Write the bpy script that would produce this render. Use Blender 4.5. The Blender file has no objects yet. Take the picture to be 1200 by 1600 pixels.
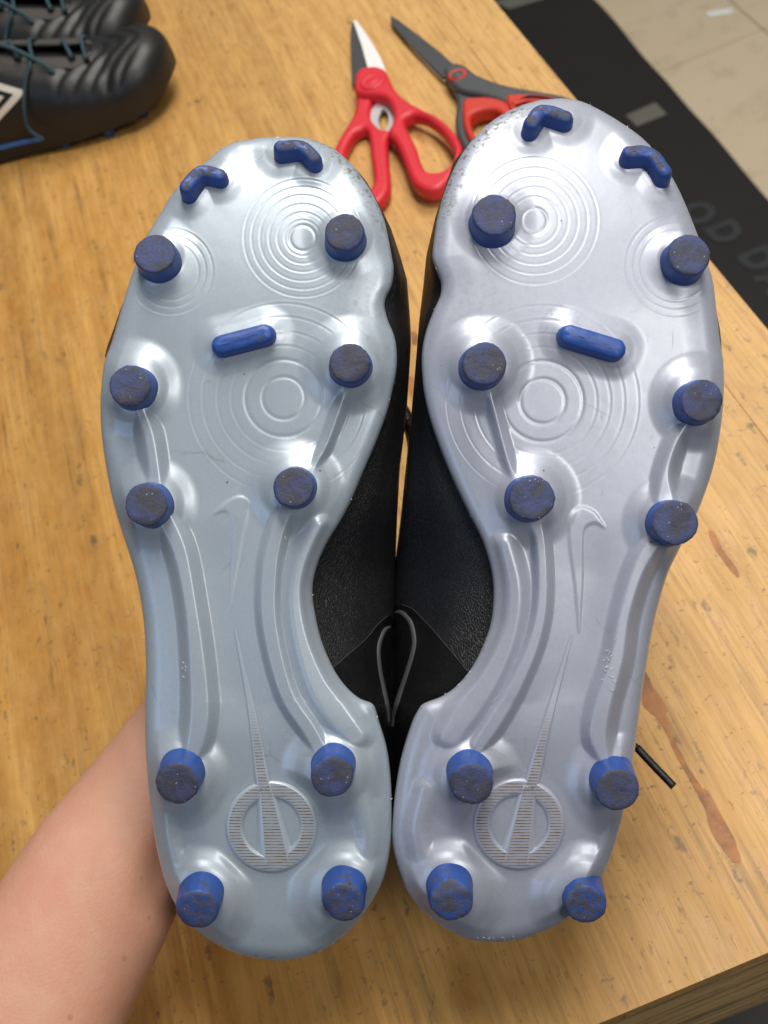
import bpy, bmesh, math, random
import numpy as np
from mathutils import Vector, Matrix, noise as mnoise

random.seed(7)
RS = np.random.RandomState(7)
scene = bpy.context.scene
COL = scene.collection

# ------------------------------------------------------------------ camera frame
# world: z up, table top at z = 0, y runs along the wood grain away from the viewer
F_PX, CAM_H = 1800.0, 0.48
q = np.array([850.0, 2028.0]); vr = np.hypot(*q); q = q / vr
phi = math.atan(vr / F_PX); cph, sph = math.cos(phi), math.sin(phi)
Zc = -np.array([q[0]*cph, q[1]*cph, sph])
Yc = np.array([-q[0]*sph, -q[1]*sph, cph])
Xc = np.cross(Yc, Zc)
RW = np.array([Xc, Yc, Zc])                 # world = RW @ (right, down, forward)
CAM = np.array([0.0, 0.0, CAM_H])

def cw(x, y, z):
    """camera-frame metres (right, down, forward) -> world"""
    return Vector(CAM + RW @ np.array([x, y, z]))

def at(px, py, depth):
    return cw((px-600)/F_PX*depth, (py-800)/F_PX*depth, depth)

def on_plane(px, py, z=0.0):
    d = RW @ np.array([(px-600)/F_PX, (py-800)/F_PX, 1.0])
    return Vector(CAM + (z-CAM_H)/d[2]*d)

right, down, fwd = [Vector(RW @ np.array(v)) for v in ((1., 0, 0), (0, 1., 0), (0, 0, 1.))]
CROT = Matrix((right, -down, -fwd)).transposed()     # camera-aligned rotation (x right, y up, z to viewer)

cam_d = bpy.data.cameras.new('camera')
cam = bpy.data.objects.new('camera', cam_d); COL.objects.link(cam)
cam.matrix_world = Matrix.Translation(Vector(CAM)) @ CROT.to_4x4()
cam_d.sensor_fit = 'VERTICAL'; cam_d.sensor_height = 36.0
cam_d.lens = 36.0 * F_PX / 1600.0
cam_d.clip_start = 0.02; cam_d.clip_end = 60
cam_d.dof.use_dof = True; cam_d.dof.focus_distance = 0.385; cam_d.dof.aperture_fstop = 18.0
scene.camera = cam

# ------------------------------------------------------------------ world and lamps
world = bpy.data.worlds.new('World'); scene.world = world; world.use_nodes = True
wb = world.node_tree.nodes['Background']
wb.inputs[0].default_value = (0.88, 0.93, 1.0, 1); wb.inputs[1].default_value = 0.12

def area(name, loc, target, sx, sy, power, col):
    l = bpy.data.lights.new(name, 'AREA'); l.shape = 'RECTANGLE'; l.size = sx; l.size_y = sy
    l.energy = power; l.color = col
    o = bpy.data.objects.new(name, l); COL.objects.link(o); o.location = loc
    o.rotation_euler = (Vector(target)-Vector(loc)).to_track_quat('-Z', 'Y').to_euler()
    return o
focus = at(620, 700, 0.40)
area('ceiling_and_fill_lamp', cw(-0.02, -1.02, -0.62), focus, 0.70, 0.30, 16.5, (1.0, 0.965, 0.91))
area('ceiling_and_fill_lamp', Vector((0.9, 1.5, 2.1)), Vector((.5, 1.3, -.5)), 1.6, 0.8, 42, (1.0, 0.97, 0.90))  # unseen fill lamp, added to light the floor evenly
area('ceiling_and_fill_lamp', cw(0.62, -0.22, -1.05), focus, 0.26, 0.6, 8, (1.0, 0.97, 0.92))  # unseen fill, added for highlights on right-facing flanks and the bench front
area('window_lamp', cw(-1.0, 0.55, -0.9), focus, 0.5, 0.9, 3.5, (0.45, 0.66, 1.0))

scene.view_settings.view_transform = 'Standard'
scene.view_settings.look = 'None'
scene.view_settings.exposure = 0.0
scene.view_settings.gamma = 1.0
scene.cycles.max_bounces = 6

# ------------------------------------------------------------------ helpers
def link(name, me, mat=None, parent=None, smooth=True, **props):
    o = bpy.data.objects.new(name, me); COL.objects.link(o)
    if parent is not None: o.parent = parent
    if mat is not None and not me.materials:
        for m in (mat if isinstance(mat, (list, tuple)) else [mat]): me.materials.append(m)
    if smooth: me.polygons.foreach_set('use_smooth', [True]*len(me.polygons))
    for k, v in props.items(): o[k] = v
    return o

def mesh(verts, faces):
    me = bpy.data.meshes.new('m'); me.from_pydata([tuple(v) for v in verts], [], faces); me.update(); return me

def empty(name, loc, rot=None, **props):
    o = bpy.data.objects.new(name, None); COL.objects.link(o); o.empty_display_size = 0.01
    m = Matrix.Translation(loc)
    if rot is not None: m = m @ rot.to_4x4()
    o.matrix_world = m
    for k, v in props.items(): o[k] = v
    return o

def fast_grid(P, closed_u=False):
    """P: (n, m, 3) -> mesh"""
    n, m = P.shape[:2]
    me = bpy.data.meshes.new('m')
    me.vertices.add(n*m); me.vertices.foreach_set('co', P.reshape(-1).astype(np.float32))
    i = np.arange(n-1)[:, None]*m; j = np.arange(m-1)[None, :]
    a = i+j
    Q = np.stack([a, a+m, a+m+1, a+1], -1).reshape(-1, 4)
    me.loops.add(Q.size); me.loops.foreach_set('vertex_index', Q.reshape(-1).astype(np.int32))
    me.polygons.add(len(Q))
    me.polygons.foreach_set('loop_start', (np.arange(len(Q))*4).astype(np.int32))
    me.polygons.foreach_set('loop_total', np.full(len(Q), 4, np.int32))
    me.update(calc_edges=True)
    return me

def catmull(pts, n=8, closed=False):
    pts = [np.array(p, float) for p in pts]; N = len(pts); out = []
    for i in range(N if closed else N-1):
        if closed: p0, p1, p2, p3 = pts[i-1], pts[i], pts[(i+1) % N], pts[(i+2) % N]
        else: p0, p1, p2, p3 = pts[max(i-1, 0)], pts[i], pts[i+1], pts[min(i+2, N-1)]
        for k in range(n):
            t = k/n
            out.append(0.5*((2*p1)+(-p0+p2)*t+(2*p0-5*p1+4*p2-p3)*t*t+(-p0+3*p1-3*p2+p3)*t**3))
    if not closed: out.append(pts[-1])
    return np.array(out)

def sstep(a, b, x):
    t = np.clip((x-a)/(b-a), 0, 1); return t*t*(3-2*t)

def seg_dist(U, V, pts, vals=None):
    """distance of every (U,V) to a polyline, and the value interpolated along it"""
    best = np.full(U.shape, 1e9); bv = np.zeros(U.shape)
    for i in range(len(pts)-1):
        ax, ay = pts[i][:2]; bx, by = pts[i+1][:2]; dx, dy = bx-ax, by-ay
        L = dx*dx+dy*dy
        if L < 1e-9: continue
        t = np.clip(((U-ax)*dx+(V-ay)*dy)/L, 0, 1)
        d = np.hypot(U-ax-t*dx, V-ay-t*dy); m = d < best
        best = np.where(m, d, best)
        if vals is not None: bv = np.where(m, vals[i]+(vals[i+1]-vals[i])*t, bv)
    return (best, bv) if vals is not None else best

def vnoise(U, V, s, seed, oct=3):
    """cheap smooth value noise"""
    r = np.zeros(U.shape); amp = 1.0; tot = 0
    for o in range(oct):
        rs = np.random.RandomState(seed+o); T = rs.rand(64, 64)
        x = U/s; y = V/s; xi = np.floor(x).astype(int); yi = np.floor(y).astype(int)
        fx = x-xi; fy = y-yi; fx = fx*fx*(3-2*fx); fy = fy*fy*(3-2*fy)
        g = lambda a, b: T[a % 64, b % 64]
        r += amp*(g(xi, yi)*(1-fx)*(1-fy)+g(xi+1, yi)*fx*(1-fy)+g(xi, yi+1)*(1-fx)*fy+g(xi+1, yi+1)*fx*fy)
        tot += amp; amp *= .5; s = s/2
    return r/tot-0.5

def tube(pts, radii, n=10, cap=True):
    pts = [Vector(p) for p in pts]; N = len(pts)
    if not hasattr(radii, '__len__'): radii = [radii]*N
    vs, fs = [], []; up = None
    for i, p in enumerate(pts):
        t = (pts[min(i+1, N-1)]-pts[max(i-1, 0)]).normalized()
        if up is None: up = t.orthogonal().normalized()
        up = (up-t*up.dot(t)).normalized(); b = t.cross(up)
        for k in range(n):
            a = 2*math.pi*k/n; vs.append(p+(up*math.cos(a)+b*math.sin(a))*radii[i])
    for i in range(N-1):
        for k in range(n):
            k2 = (k+1) % n; fs.append((i*n+k, i*n+k2, (i+1)*n+k2, (i+1)*n+k))
    if cap: fs.append(tuple(range(n-1, -1, -1))); fs.append(tuple((N-1)*n+k for k in range(n)))
    return vs, fs

# ------------------------------------------------------------------ materials
class NT:
    def __init__(s, name):
        s.m = bpy.data.materials.new(name); s.m.use_nodes = True; s.t = s.m.node_tree
        s.b = s.t.nodes['Principled BSDF']
    def n(s, typ, **kw):
        nd = s.t.nodes.new(typ)
        for k, v in kw.items():
            if k == 'ins':
                for a, b in v.items(): s.set(nd, a, b)
            else: setattr(nd, k, v)
        return nd
    def set(s, nd, key, val):
        i = nd.inputs[key]
        if isinstance(val, bpy.types.NodeSocket): s.t.links.new(val, i)
        else: i.default_value = val
    def p(s, **kw):
        for k, v in kw.items(): s.set(s.b, k.replace('_', ' '), v)
    def coord(s, out='Object', scale=(1, 1, 1), rot=(0, 0, 0), loc=(0, 0, 0)):
        tc = s.n('ShaderNodeTexCoord'); mp = s.n('ShaderNodeMapping')
        s.t.links.new(tc.outputs[out], mp.inputs[0])
        mp.inputs['Scale'].default_value = scale; mp.inputs['Rotation'].default_value = rot; mp.inputs['Location'].default_value = loc
        return mp.outputs[0]
    def noise(s, vec, scale, detail=3, rough=.55, dist=0.0):
        nd = s.n('ShaderNodeTexNoise', ins={'Vector': vec, 'Scale': scale, 'Detail': detail, 'Roughness': rough, 'Distortion': dist})
        return nd.outputs['Fac']
    def ramp(s, fac, stops, interp='LINEAR'):
        r = s.n('ShaderNodeValToRGB'); s.set(r, 0, fac); cr = r.color_ramp; cr.interpolation = interp
        while len(cr.elements) < len(stops): cr.elements.new(0.5)
        for e, (p, c) in zip(cr.elements, stops):
            e.position = p; e.color = (c, c, c, 1) if not hasattr(c, '__len__') else (*c[:3], 1)
        return r.outputs[0]
    def mix(s, fac, a, b, mode='MIX'):
        nd = s.n('ShaderNodeMix', data_type='RGBA', blend_type=mode)
        s.set(nd, 0, fac)
        for k, v in ((6, a), (7, b)):
            if not isinstance(v, bpy.types.NodeSocket): v = (*v[:3], 1)
            s.set(nd, k, v)
        return nd.outputs[2]
    def math(s, op, a, b=0.0, clamp=False):
        nd = s.n('ShaderNodeMath', operation=op, use_clamp=clamp); s.set(nd, 0, a); s.set(nd, 1, b); return nd.outputs[0]
    def bump(s, h, strength=.3, dist=.001, normal=None):
        nd = s.n('ShaderNodeBump', ins={'Strength': strength, 'Distance': dist, 'Height': h})
        if normal is not None: s.set(nd, 'Normal', normal)
        return nd.outputs[0]
    def attr(s, name):
        return s.n('ShaderNodeAttribute', attribute_name=name).outputs['Fac']

def simple(name, col, rough=.5, metal=0.0, nscale=60, var=.15, bump=.15, bd=.0005, **kw):
    M = NT(name); v = M.coord()
    f = M.noise(v, nscale, 4)
    M.p(Base_Color=M.mix(f, [c*(1-var) for c in col], [min(1, c*(1+var)) for c in col]), Metallic=metal,
        Roughness=M.math('ADD', rough-.06, M.math('MULTIPLY', M.noise(v, nscale*2.3, 3), .12)),
        Normal=M.bump(M.noise(v, nscale*4, 4), bump, bd), **kw)
    return M.m

def sole_material(name, tint):
    M = NT(name); v = M.coord()
    big = M.noise(v, 14, 3, .5, .6)
    base = M.mix(big, [c*0.94 for c in tint], [min(1, c*1.05) for c in tint])
    # pearl flake mottling
    fl = M.noise(v, 900, 2)
    base = M.mix(M.math('MULTIPLY', fl, .12), base, (.9, .92, .95))
    sm = M.ramp(M.noise(M.coord(scale=(1, 2.2, 1), rot=(0, 0, .6)), 75, 6, .72), [(.56, 0.0), (.74, 1.0)])
    base = M.mix(M.math('MULTIPLY', sm, .10), base, (.46, .44, .40))
    dirt = M.attr('dirt')
    dn = M.ramp(M.noise(v, 420, 5, .7), [(.50, 0.0), (.62, 1.0)])
    dm = M.math('MULTIPLY', dirt, dn, True)
    base = M.mix(M.math('MULTIPLY', dm, .85), base, (.10, .085, .045))
    # rare tiny dark specks and pale scuffs
    vo = M.n('ShaderNodeTexVoronoi', feature='F1', ins={'Vector': v, 'Scale': 130.0, 'Randomness': 1.0})
    d1 = M.ramp(vo.outputs['Distance'], [(.035, 1.0), (.055, 0.0)])
    pick = M.ramp(M.noise(v, 70, 2), [(.58, 0.0), (.60, 1.0)])
    base = M.mix(M.math('MULTIPLY', M.math('MULTIPLY', d1, pick), .85), base, (.04, .035, .03))
    scr = M.ramp(M.noise(M.coord(scale=(3.0, .35, 1), rot=(0, 0, .5)), 260, 5, .75), [(.66, 0.0), (.70, 1.0)])
    dv = M.n('ShaderNodeVectorMath', operation='ADD'); M.set(dv, 0, M.coord(scale=(1, .8, 1)))
    dn_ = M.n('ShaderNodeTexNoise', ins={'Vector': v, 'Scale': 45.0, 'Detail': 3.0})
    ds_ = M.n('ShaderNodeVectorMath', operation='SCALE'); M.set(ds_, 0, dn_.outputs['Color']); ds_.inputs[3].default_value = .012
    M.t.links.new(ds_.outputs[0], dv.inputs[1])
    hs_ = None
    for sc_, th_ in ((38.0, .60), (95.0, .62)):
        ve = M.n('ShaderNodeTexVoronoi', feature='DISTANCE_TO_EDGE', ins={'Vector': dv.outputs[0], 'Scale': sc_})
        k_ = M.math('MULTIPLY', M.ramp(ve.outputs['Distance'], [(.004, 1.0), (.012, 0.0)]), M.ramp(M.noise(v, sc_*1.3, 2), [(th_, 0.0), (th_+.04, 1.0)]))
        hs_ = k_ if hs_ is None else M.math('MAXIMUM', hs_, k_)
    base = M.mix(M.math('MULTIPLY', hs_, .30), base, (.22, .21, .20))
    rough = M.math('ADD', .34, M.math('MULTIPLY', big, .12))
    rough = M.math('ADD', rough, M.math('MULTIPLY', scr, .25))
    rough = M.math('ADD', rough, M.math('MULTIPLY', dm, .3))
    nb = M.bump(M.noise(v, 300, 4, .6), .035, .0004)
    nb = M.bump(scr, .12, .0003, nb)
    M.p(Base_Color=base, Metallic=.30, Roughness=rough, Normal=nb, Coat_Weight=.35, Coat_Roughness=.18, IOR=1.5)
    M.b.inputs['Subsurface Weight'].default_value = 0.55
    M.b.inputs['Subsurface Scale'].default_value = 0.0035
    M.b.inputs['Subsurface Radius'].default_value = (.8, .9, 1.0)
    return M.m

MAT = {}
MAT['sole_l'] = sole_material('pearl_plastic_cool_reflection', (.328, .380, .432))  # cool reflection tint put into the base colour
MAT['sole_r'] = sole_material('pearl_plastic_violet_reflection', (.338, .357, .425))  # lilac reflection of nearby clothes put into the base colour

def emblem_material(name, tint, cu, cv):
    """same pearl plastic with a hatch of fine grooves packed with brown soil"""
    M = NT(name); v = M.coord()
    sep = M.n('ShaderNodeSeparateXYZ'); M.set(sep, 0, v)
    w = M.math('SINE', M.math('MULTIPLY', sep.outputs[1], 2*math.pi/.00105))
    groove = M.ramp(M.math('ADD', w, M.math('MULTIPLY', M.noise(v, 900, 3), .9)), [(.55, 0.0), (.85, 1.0)])
    soil = M.ramp(M.noise(M.coord(scale=(.35, 1, 1)), 620, 4, .7), [(.40, 0.0), (.62, 1.0)])
    amt = M.math('MULTIPLY', groove, M.attr('hatch'), True)
    dirt = M.math('MULTIPLY', amt, M.math('ADD', .45, M.math('MULTIPLY', soil, .55)), True)
    base = M.mix(dirt, tint, (.19, .115, .05))
    M.p(Base_Color=base, Metallic=.25, Roughness=.38, Normal=M.bump(amt, -.5, .0003), Coat_Weight=.2, Coat_Roughness=.2)
    return M.m
MAT['emb_l'] = emblem_material('hatched_plastic_cool_reflection', (.36, .41, .465), 0, 0)  # carries the same cool reflection tint as its sole
MAT['emb_r'] = emblem_material('hatched_plastic_violet_reflection', (.365, .385, .455), 0, 0)  # carries the same lilac reflection tint as its sole

def stud_material():
    M = NT('blue_stud_plastic'); v = M.coord()
    a = M.n('ShaderNodeObjectInfo').outputs['Random']
    off = M.n('ShaderNodeVectorMath', operation='ADD'); M.set(off, 0, v)
    cmb = M.n('ShaderNodeCombineXYZ'); M.set(cmb, 0, M.math('MULTIPLY', a, 7.0)); M.set(cmb, 1, M.math('MULTIPLY', a, 3.0))
    M.t.links.new(cmb.outputs[0], off.inputs[1]); vv = off.outputs[0]
    wear = M.attr('wear')
    n1 = M.noise(vv, 330, 5, .65)
    wf = M.math('ADD', M.math('MULTIPLY', wear, .85), M.math('MULTIPLY', M.math('SUBTRACT', n1, .5), 1.5), True)
    wf = M.ramp(wf, [(.46, 0.0), (.60, 1.0)])
    blue = M.mix(M.noise(vv, 140, 3), (.012, .050, .225), (.022, .078, .325))
    # caked soil patches on flanks
    soil = M.ramp(M.noise(vv, 230, 5, .7), [(.60, 0.0), (.70, 1.0)])
    blue = M.mix(M.math('MULTIPLY', soil, .55), blue, (.045, .05, .06))
    grey = M.mix(M.noise(vv, 600, 5, .7), (.026, .029, .052), (.070, .070, .092))
    brown = M.ramp(M.noise(vv, 240, 4, .7), [(.50, 0.0), (.68, 1.0)])
    grey = M.mix(M.math('MULTIPLY', brown, .38), grey, (.085, .070, .058))
    blu2 = M.ramp(M.noise(vv, 170, 4, .65), [(.42, 0.0), (.62, 1.0)])
    grey = M.mix(M.math('MULTIPLY', blu2, .75), grey, (.050, .070, .20))
    col = M.mix(wf, blue, grey)
    vo = M.n('ShaderNodeTexVoronoi', feature='F1', ins={'Vector': vv, 'Scale': 700.0})
    sp = M.math('MULTIPLY', M.ramp(vo.outputs['Distance'], [(.10, 1.0), (.16, 0.0)]), M.ramp(M.noise(vv, 300, 2), [(.57, 0.0), (.60, 1.0)]))
    col = M.mix(M.math('MULTIPLY', M.math('MULTIPLY', sp, wf), .8), col, (.5, .5, .52))
    nb = M.bump(M.noise(vv, 900, 6, .75), M.math('ADD', .15, M.math('MULTIPLY', wf, .6)), .0006)
    M.p(Base_Color=col, Roughness=M.math('ADD', .42, M.math('MULTIPLY', wf, .22)), Normal=nb)
    return M.m
MAT['stud'] = stud_material()

def leather(name, col, rough, bs, bd, sc=1500):
    M = NT(name); v = M.coord()
    vo = M.n('ShaderNodeTexVoronoi', feature='DISTANCE_TO_EDGE', ins={'Vector': M.coord(scale=(1, .55, 1)), 'Scale': float(sc)})
    cr = M.ramp(vo.outputs['Distance'], [(.0, 0.0), (.12, 1.0)])
    h = M.math('ADD', M.math('MULTIPLY', cr, .6), M.noise(v, 500, 5, .7))
    dust = M.ramp(M.noise(v, 1500, 3, .8), [(.66, 0.0), (.72, 1.0)])
    base = M.mix(M.noise(v, 40, 3), [c*.8 for c in col], [c*1.3 for c in col])
    base = M.mix(M.math('MULTIPLY', dust, .35), base, (.22, .19, .14))
    M.p(Base_Color=base, Roughness=rough, Normal=M.bump(h, bs, bd), Coat_Weight=.0)
    return M.m
MAT['leather'] = leather('black_grained_leather', (.0070, .0070, .0082), .38, .50, .0004)
MAT['gloss'] = leather('glossy_black_synthetic', (.004, .004, .0045), .22, .34, .0005, 1100)
MAT['lining'] = simple('dark_lining_fabric', (.012, .012, .014), .9)
MAT['stripe'] = simple('grey_printed_line', (.065, .066, .070), .5, nscale=200)
MAT['thread'] = simple('seam_thread', (.06, .05, .04), .8, nscale=300)
MAT['lace_black'] = simple('black_lace', (.007, .007, .008), .38, nscale=500, bump=.5)
MAT['skin'] = None

def skin_material():
    M = NT('skin'); v = M.coord()
    a = M.noise(v, 22, 4, .55)
    col = M.mix(a, (.49, .225, .145), (.60, .31, .205))
    bl = M.ramp(M.noise(M.coord(scale=(1, .6, 1)), 30, 4, .6), [(.48, 0.0), (.72, 1.0)])
    col = M.mix(M.math('MULTIPLY', bl, .5), col, (.56, .215, .145))
    vein = M.ramp(M.noise(M.coord(scale=(1, .3, 1), rot=(0, 0, .5)), 28, 2, .5, .6), [(.56, 0.0), (.70, 1.0)])
    col = M.mix(M.math('MULTIPLY', vein, .38), col, (.42, .27, .19))
    m2 = M.ramp(M.noise(v, 75, 5, .7), [(.42, 0.0), (.70, 1.0)])
    col = M.mix(M.math('MULTIPLY', m2, .45), col, (.58, .35, .23))
    fr = M.n('ShaderNodeTexVoronoi', ins={'Vector': v, 'Scale': 95.0})
    fm = M.math('MULTIPLY', M.ramp(fr.outputs['Distance'], [(.07, 1.0), (.13, 0.0)]), M.ramp(M.noise(v, 47, 1), [(.52, 0.0), (.56, 1.0)]))
    col = M.mix(M.math('MULTIPLY', fm, .5), col, (.36, .13, .06))
    nb = M.bump(M.noise(v, 900, 5, .75), .45, .0006)
    nb = M.bump(M.noise(v, 60, 3), .15, .002, nb)
    M.p(Base_Color=col, Roughness=.50, Normal=nb, Subsurface_Weight=.25, Subsurface_Scale=.004)
    M.b.inputs['Subsurface Radius'].default_value = (1.0, .35, .18)
    return M.m
MAT['skin'] = skin_material()

def wood_material(name='bench_wood', end=False):
    M = NT(name)
    geo = M.n('ShaderNodeNewGeometry').outputs['Position']
    rnd = M.n('ShaderNodeObjectInfo').outputs['Random']
    cmb = M.n('ShaderNodeCombineXYZ'); M.set(cmb, 0, M.math('MULTIPLY', rnd, 3.0)); M.set(cmb, 1, M.math('MULTIPLY', rnd, 11.0))
    add = M.n('ShaderNodeVectorMath', operation='ADD'); M.set(add, 0, geo); M.t.links.new(cmb.outputs[0], add.inputs[1])
    def mp(vec, sc, rot=0.0):
        m = M.n('ShaderNodeMapping'); M.set(m, 0, vec); m.inputs['Scale'].default_value = sc; m.inputs['Rotation'].default_value = (0, 0, rot); return m.outputs[0]
    if end: S = lambda a, b: (b, a, a*1.5)
    else: S = lambda a, b: (a, b, a)
    v = add.outputs[0]
    # broad colour drift over the whole bench
    drift = M.noise(mp(geo, (1, 1, 1)), 5.5, 3, .5)
    lane = M.noise(mp(v, S(1, .07)), 70, 4, .6, .3)
    fine = M.noise(mp(v, S(1, .045)), 420, 5, .7)
    c = M.mix(M.ramp(lane, [(.34, 0.0), (.66, 1.0)]), (.39, .175, .034), (.64, .350, .098))
    c = M.mix(M.ramp(drift, [(.40, 0.0), (.62, .55)]), c, (.50, .215, .030))
    sx = M.n('ShaderNodeSeparateXYZ'); M.set(sx, 0, geo)
    pale = M.ramp(M.math('ADD', sx.outputs[0], M.math('MULTIPLY', drift, .25)), [(.0, 0.0), (.34, .55)])
    c = M.mix(pale, c, (.62, .41, .185))
    c = M.mix(M.ramp(fine, [(.36, .60), (.56, 0.0)]), c, (.33, .165, .045))
    # dark grain veins
    vein = M.ramp(M.noise(mp(v, S(1, .030)), 150, 3, .5, .2), [(.59, 0.0), (.64, 1.0)])
    vm = M.ramp(M.noise(mp(v, (1, 1, 1)), 12, 3), [(.46, 0.0), (.60, 1.0)])
    c = M.mix(M.math('MULTIPLY', M.math('MULTIPLY', vein, vm), .65), c, (.20, .095, .03))
    # board to board shade
    br = M.math('ADD', .90, M.math('MULTIPLY', rnd, .18))
    c = M.mix(1.0, c, M.n('ShaderNodeCombineXYZ', ins={0: br, 1: br, 2: br}).outputs[0], 'MULTIPLY')
    # mottled blotches of old finish
    mot = M.ramp(M.noise(mp(geo, (1, .45, 1)), 85, 6, .75), [(.38, 0.0), (.66, 1.0)])
    c = M.mix(M.math('MULTIPLY', mot, .30), c, (.64, .39, .13))
    grime = M.ramp(M.noise(geo, 34, 6, .72), [(.56, 0.0), (.74, 1.0)])
    c = M.mix(M.math('MULTIPLY', grime, .38), c, (.30, .18, .075))
    fk = M.ramp(M.noise(mp(geo, (1, .3, 1)), 240, 4, .7), [(.60, 0.0), (.68, 1.0)])
    c = M.mix(M.math('MULTIPLY', fk, .60), c, (.19, .12, .055))
    # dings
    hs = None
    for sc, rot, thr, st in ((125, .3, .54, (1, .40, 1)), (230, 1.0, .50, (.4, 1, 1)), (80, -.5, .58, (1, .3, 1)), (330, 0, .52, (1, .5, 1))):
        w = M.n('ShaderNodeVectorMath', operation='ADD'); M.set(w, 0, mp(geo, st, rot))
        nn = M.n('ShaderNodeTexNoise', ins={'Vector': geo, 'Scale': 260.0, 'Detail': 3.0})
        sc3 = M.n('ShaderNodeVectorMath', operation='SCALE'); M.set(sc3, 0, nn.outputs['Color']); sc3.inputs[3].default_value = .006
        M.t.links.new(sc3.outputs[0], w.inputs[1])
        vo = M.n('ShaderNodeTexVoronoi', feature='F1', ins={'Vector': w.outputs[0], 'Scale': float(sc)})
        d = M.ramp(vo.outputs['Distance'], [(.07, 1.0), (.20, 0.0)])
        pk = M.ramp(M.noise(mp(geo, (1, 1, 1), rot), sc*.7, 1), [(thr, 0.0), (thr+.03, 1.0)])
        k = M.math('MULTIPLY', d, pk); hs = k if hs is None else M.math('MAXIMUM', hs, k)
    c = M.mix(M.math('MULTIPLY', hs, .62), c, (.075, .065, .045))
    # knife scratches in two directions
    for rot in (.9, -.55):
        s1 = M.ramp(M.noise(mp(geo, (1, .022, 1), rot), 300, 2, .5), [(.66, 0.0), (.675, 1.0)])
        s2 = M.ramp(M.noise(geo, 21, 1), [(.48, 0.0), (.56, 1.0)])
        c = M.mix(M.math('MULTIPLY', M.math('MULTIPLY', s1, s2), .5), c, (.30, .19, .08))
    if end:
        c = M.mix(.45, c, (.62, .45, .22))
        stk = M.ramp(M.noise(mp(geo, (.07, 1, 1.3)), 210, 5, .65, .4), [(.46, 0.0), (.60, 1.0)])
        c = M.mix(M.math('MULTIPLY', stk, .75), c, (.17, .115, .055))
    nb = M.bump(fine, .35, .0008)
    nb = M.bump(hs, -.5, .0008, nb)
    M.p(Base_Color=c, Roughness=M.math('ADD', .36, M.math('MULTIPLY', mot, .2)), Normal=nb, Specular_IOR_Level=.35)
    return M.m
MAT['wood'] = wood_material()
MAT['wood_end'] = wood_material('bench_edge_wood', True)

# ------------------------------------------------------------------ boots: traced data (photo pixels)
# outline: right chain and left chain, both top -> bottom
OUT_L = dict(
 top=(440, 213.5), bot=(440, 1501.5),
 left=[(408,215),(385,219),(367,222),(343,234),(325,250),(293,277),(270,302),(254,328),(229,370),(210,418),(194,467),(175,533),(163,567),(158,610),(157,640),(160,690),(171,758),(181,800),(192,835),(212,900),(224,967),(228,1040),(227,1090),(227,1154),(234,1250),(248,1342),(271,1408),(304,1450),(337,1475),(379,1493),(410,1499)],
 right=[(462,214),(483,217),(517,230),(546,253),(567,279),(587,312),(602,350),(612,400),(615,421),(612,446),(604,463),(601,479),(606,500),(616,525),(620,550),(619,580),(612,615),(604,646),(587,692),(571,729),(550,779),(533,812),(512,846),(497,879),(489,912),(489,935),(492,956),(502,1000),(522,1046),(542,1074),(562,1091),(583,1101),(592,1126),(604,1167),(610,1210),(612,1258),(610,1321),(600,1371),(579,1412),(550,1450),(508,1483),(470,1497)])
OUT_R = dict(
 top=(877, 153.5), bot=(770, 1472.5),
 left=[(855,155),(840,157),(803,169),(765,192),(735,222),(714,254),(698,290),(684,336),(677,382),(676,405),(682,423),(689,442),(688,462),(677,487),(665,520),(659,556),(661,602),(668,640),(680,680),(702,737),(730,797),(753,843),(766,884),(771,921),(768,967),(757,1003),(739,1040),(715,1070),(690,1088),(664,1098),(654,1108),(642,1133),(626,1187),(616,1250),(613,1308),(620,1350),(638,1396),(667,1429),(701,1454),(738,1469)],
 right=[(904,157),(932,169),(968,190),(1005,217),(1032,249),(1060,295),(1087,359),(1103,405),(1114,440),(1120,490),(1125,533),(1130,565),(1131,614),(1126,669),(1115,728),(1092,795),(1060,861),(1042,900),(1023,967),(1010,1040),(1001,1099),(996,1140),(987,1208),(977,1258),(967,1300),(955,1337),(936,1377),(905,1417),(872,1444),(822,1465),(790,1471)])

ROUND_L = [(245,402,35),(539,369,33),(207,605,35),(547,570,34),(232,789,36),(460,762,34),(280,1216,37),(520,1206,36),(311,1410,37),(537,1399,36)]
ROUND_R = [(771,343,37),(1072,404,36),(755,571,37),(1092,628,36),(829,779,38),(1051,817,38),(735,1217,37),(961,1226,37),(704,1397,37),(912,1402,36)]
BARS_L = [([(294,300),(315,272),(344,276)], 12.5), ([(439,236),(471,233),(492,252)], 12.5), ([(347,540),(413,523)], 17)]
BARS_R = [([(828,202),(848,177),(884,186)], 13.5), ([(982,244),(1016,244),(1036,274)], 13.5), ([(890,525),(960,546)], 18)]
# grooved ring sets: centre, radii, thick radius
RINGS_L = [((473,372),[28,40,53,67,80,92],[20]), ((443,622),[82,104,127,148],[33,60]), ((266,424),[45,56,67],[])]
RINGS_R = [((835,345),[38,53,68,83,99],[20]), ((848,627),[85,106,128,150],[35,63]), ((1056,415),[55,66,78],[])]
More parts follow.
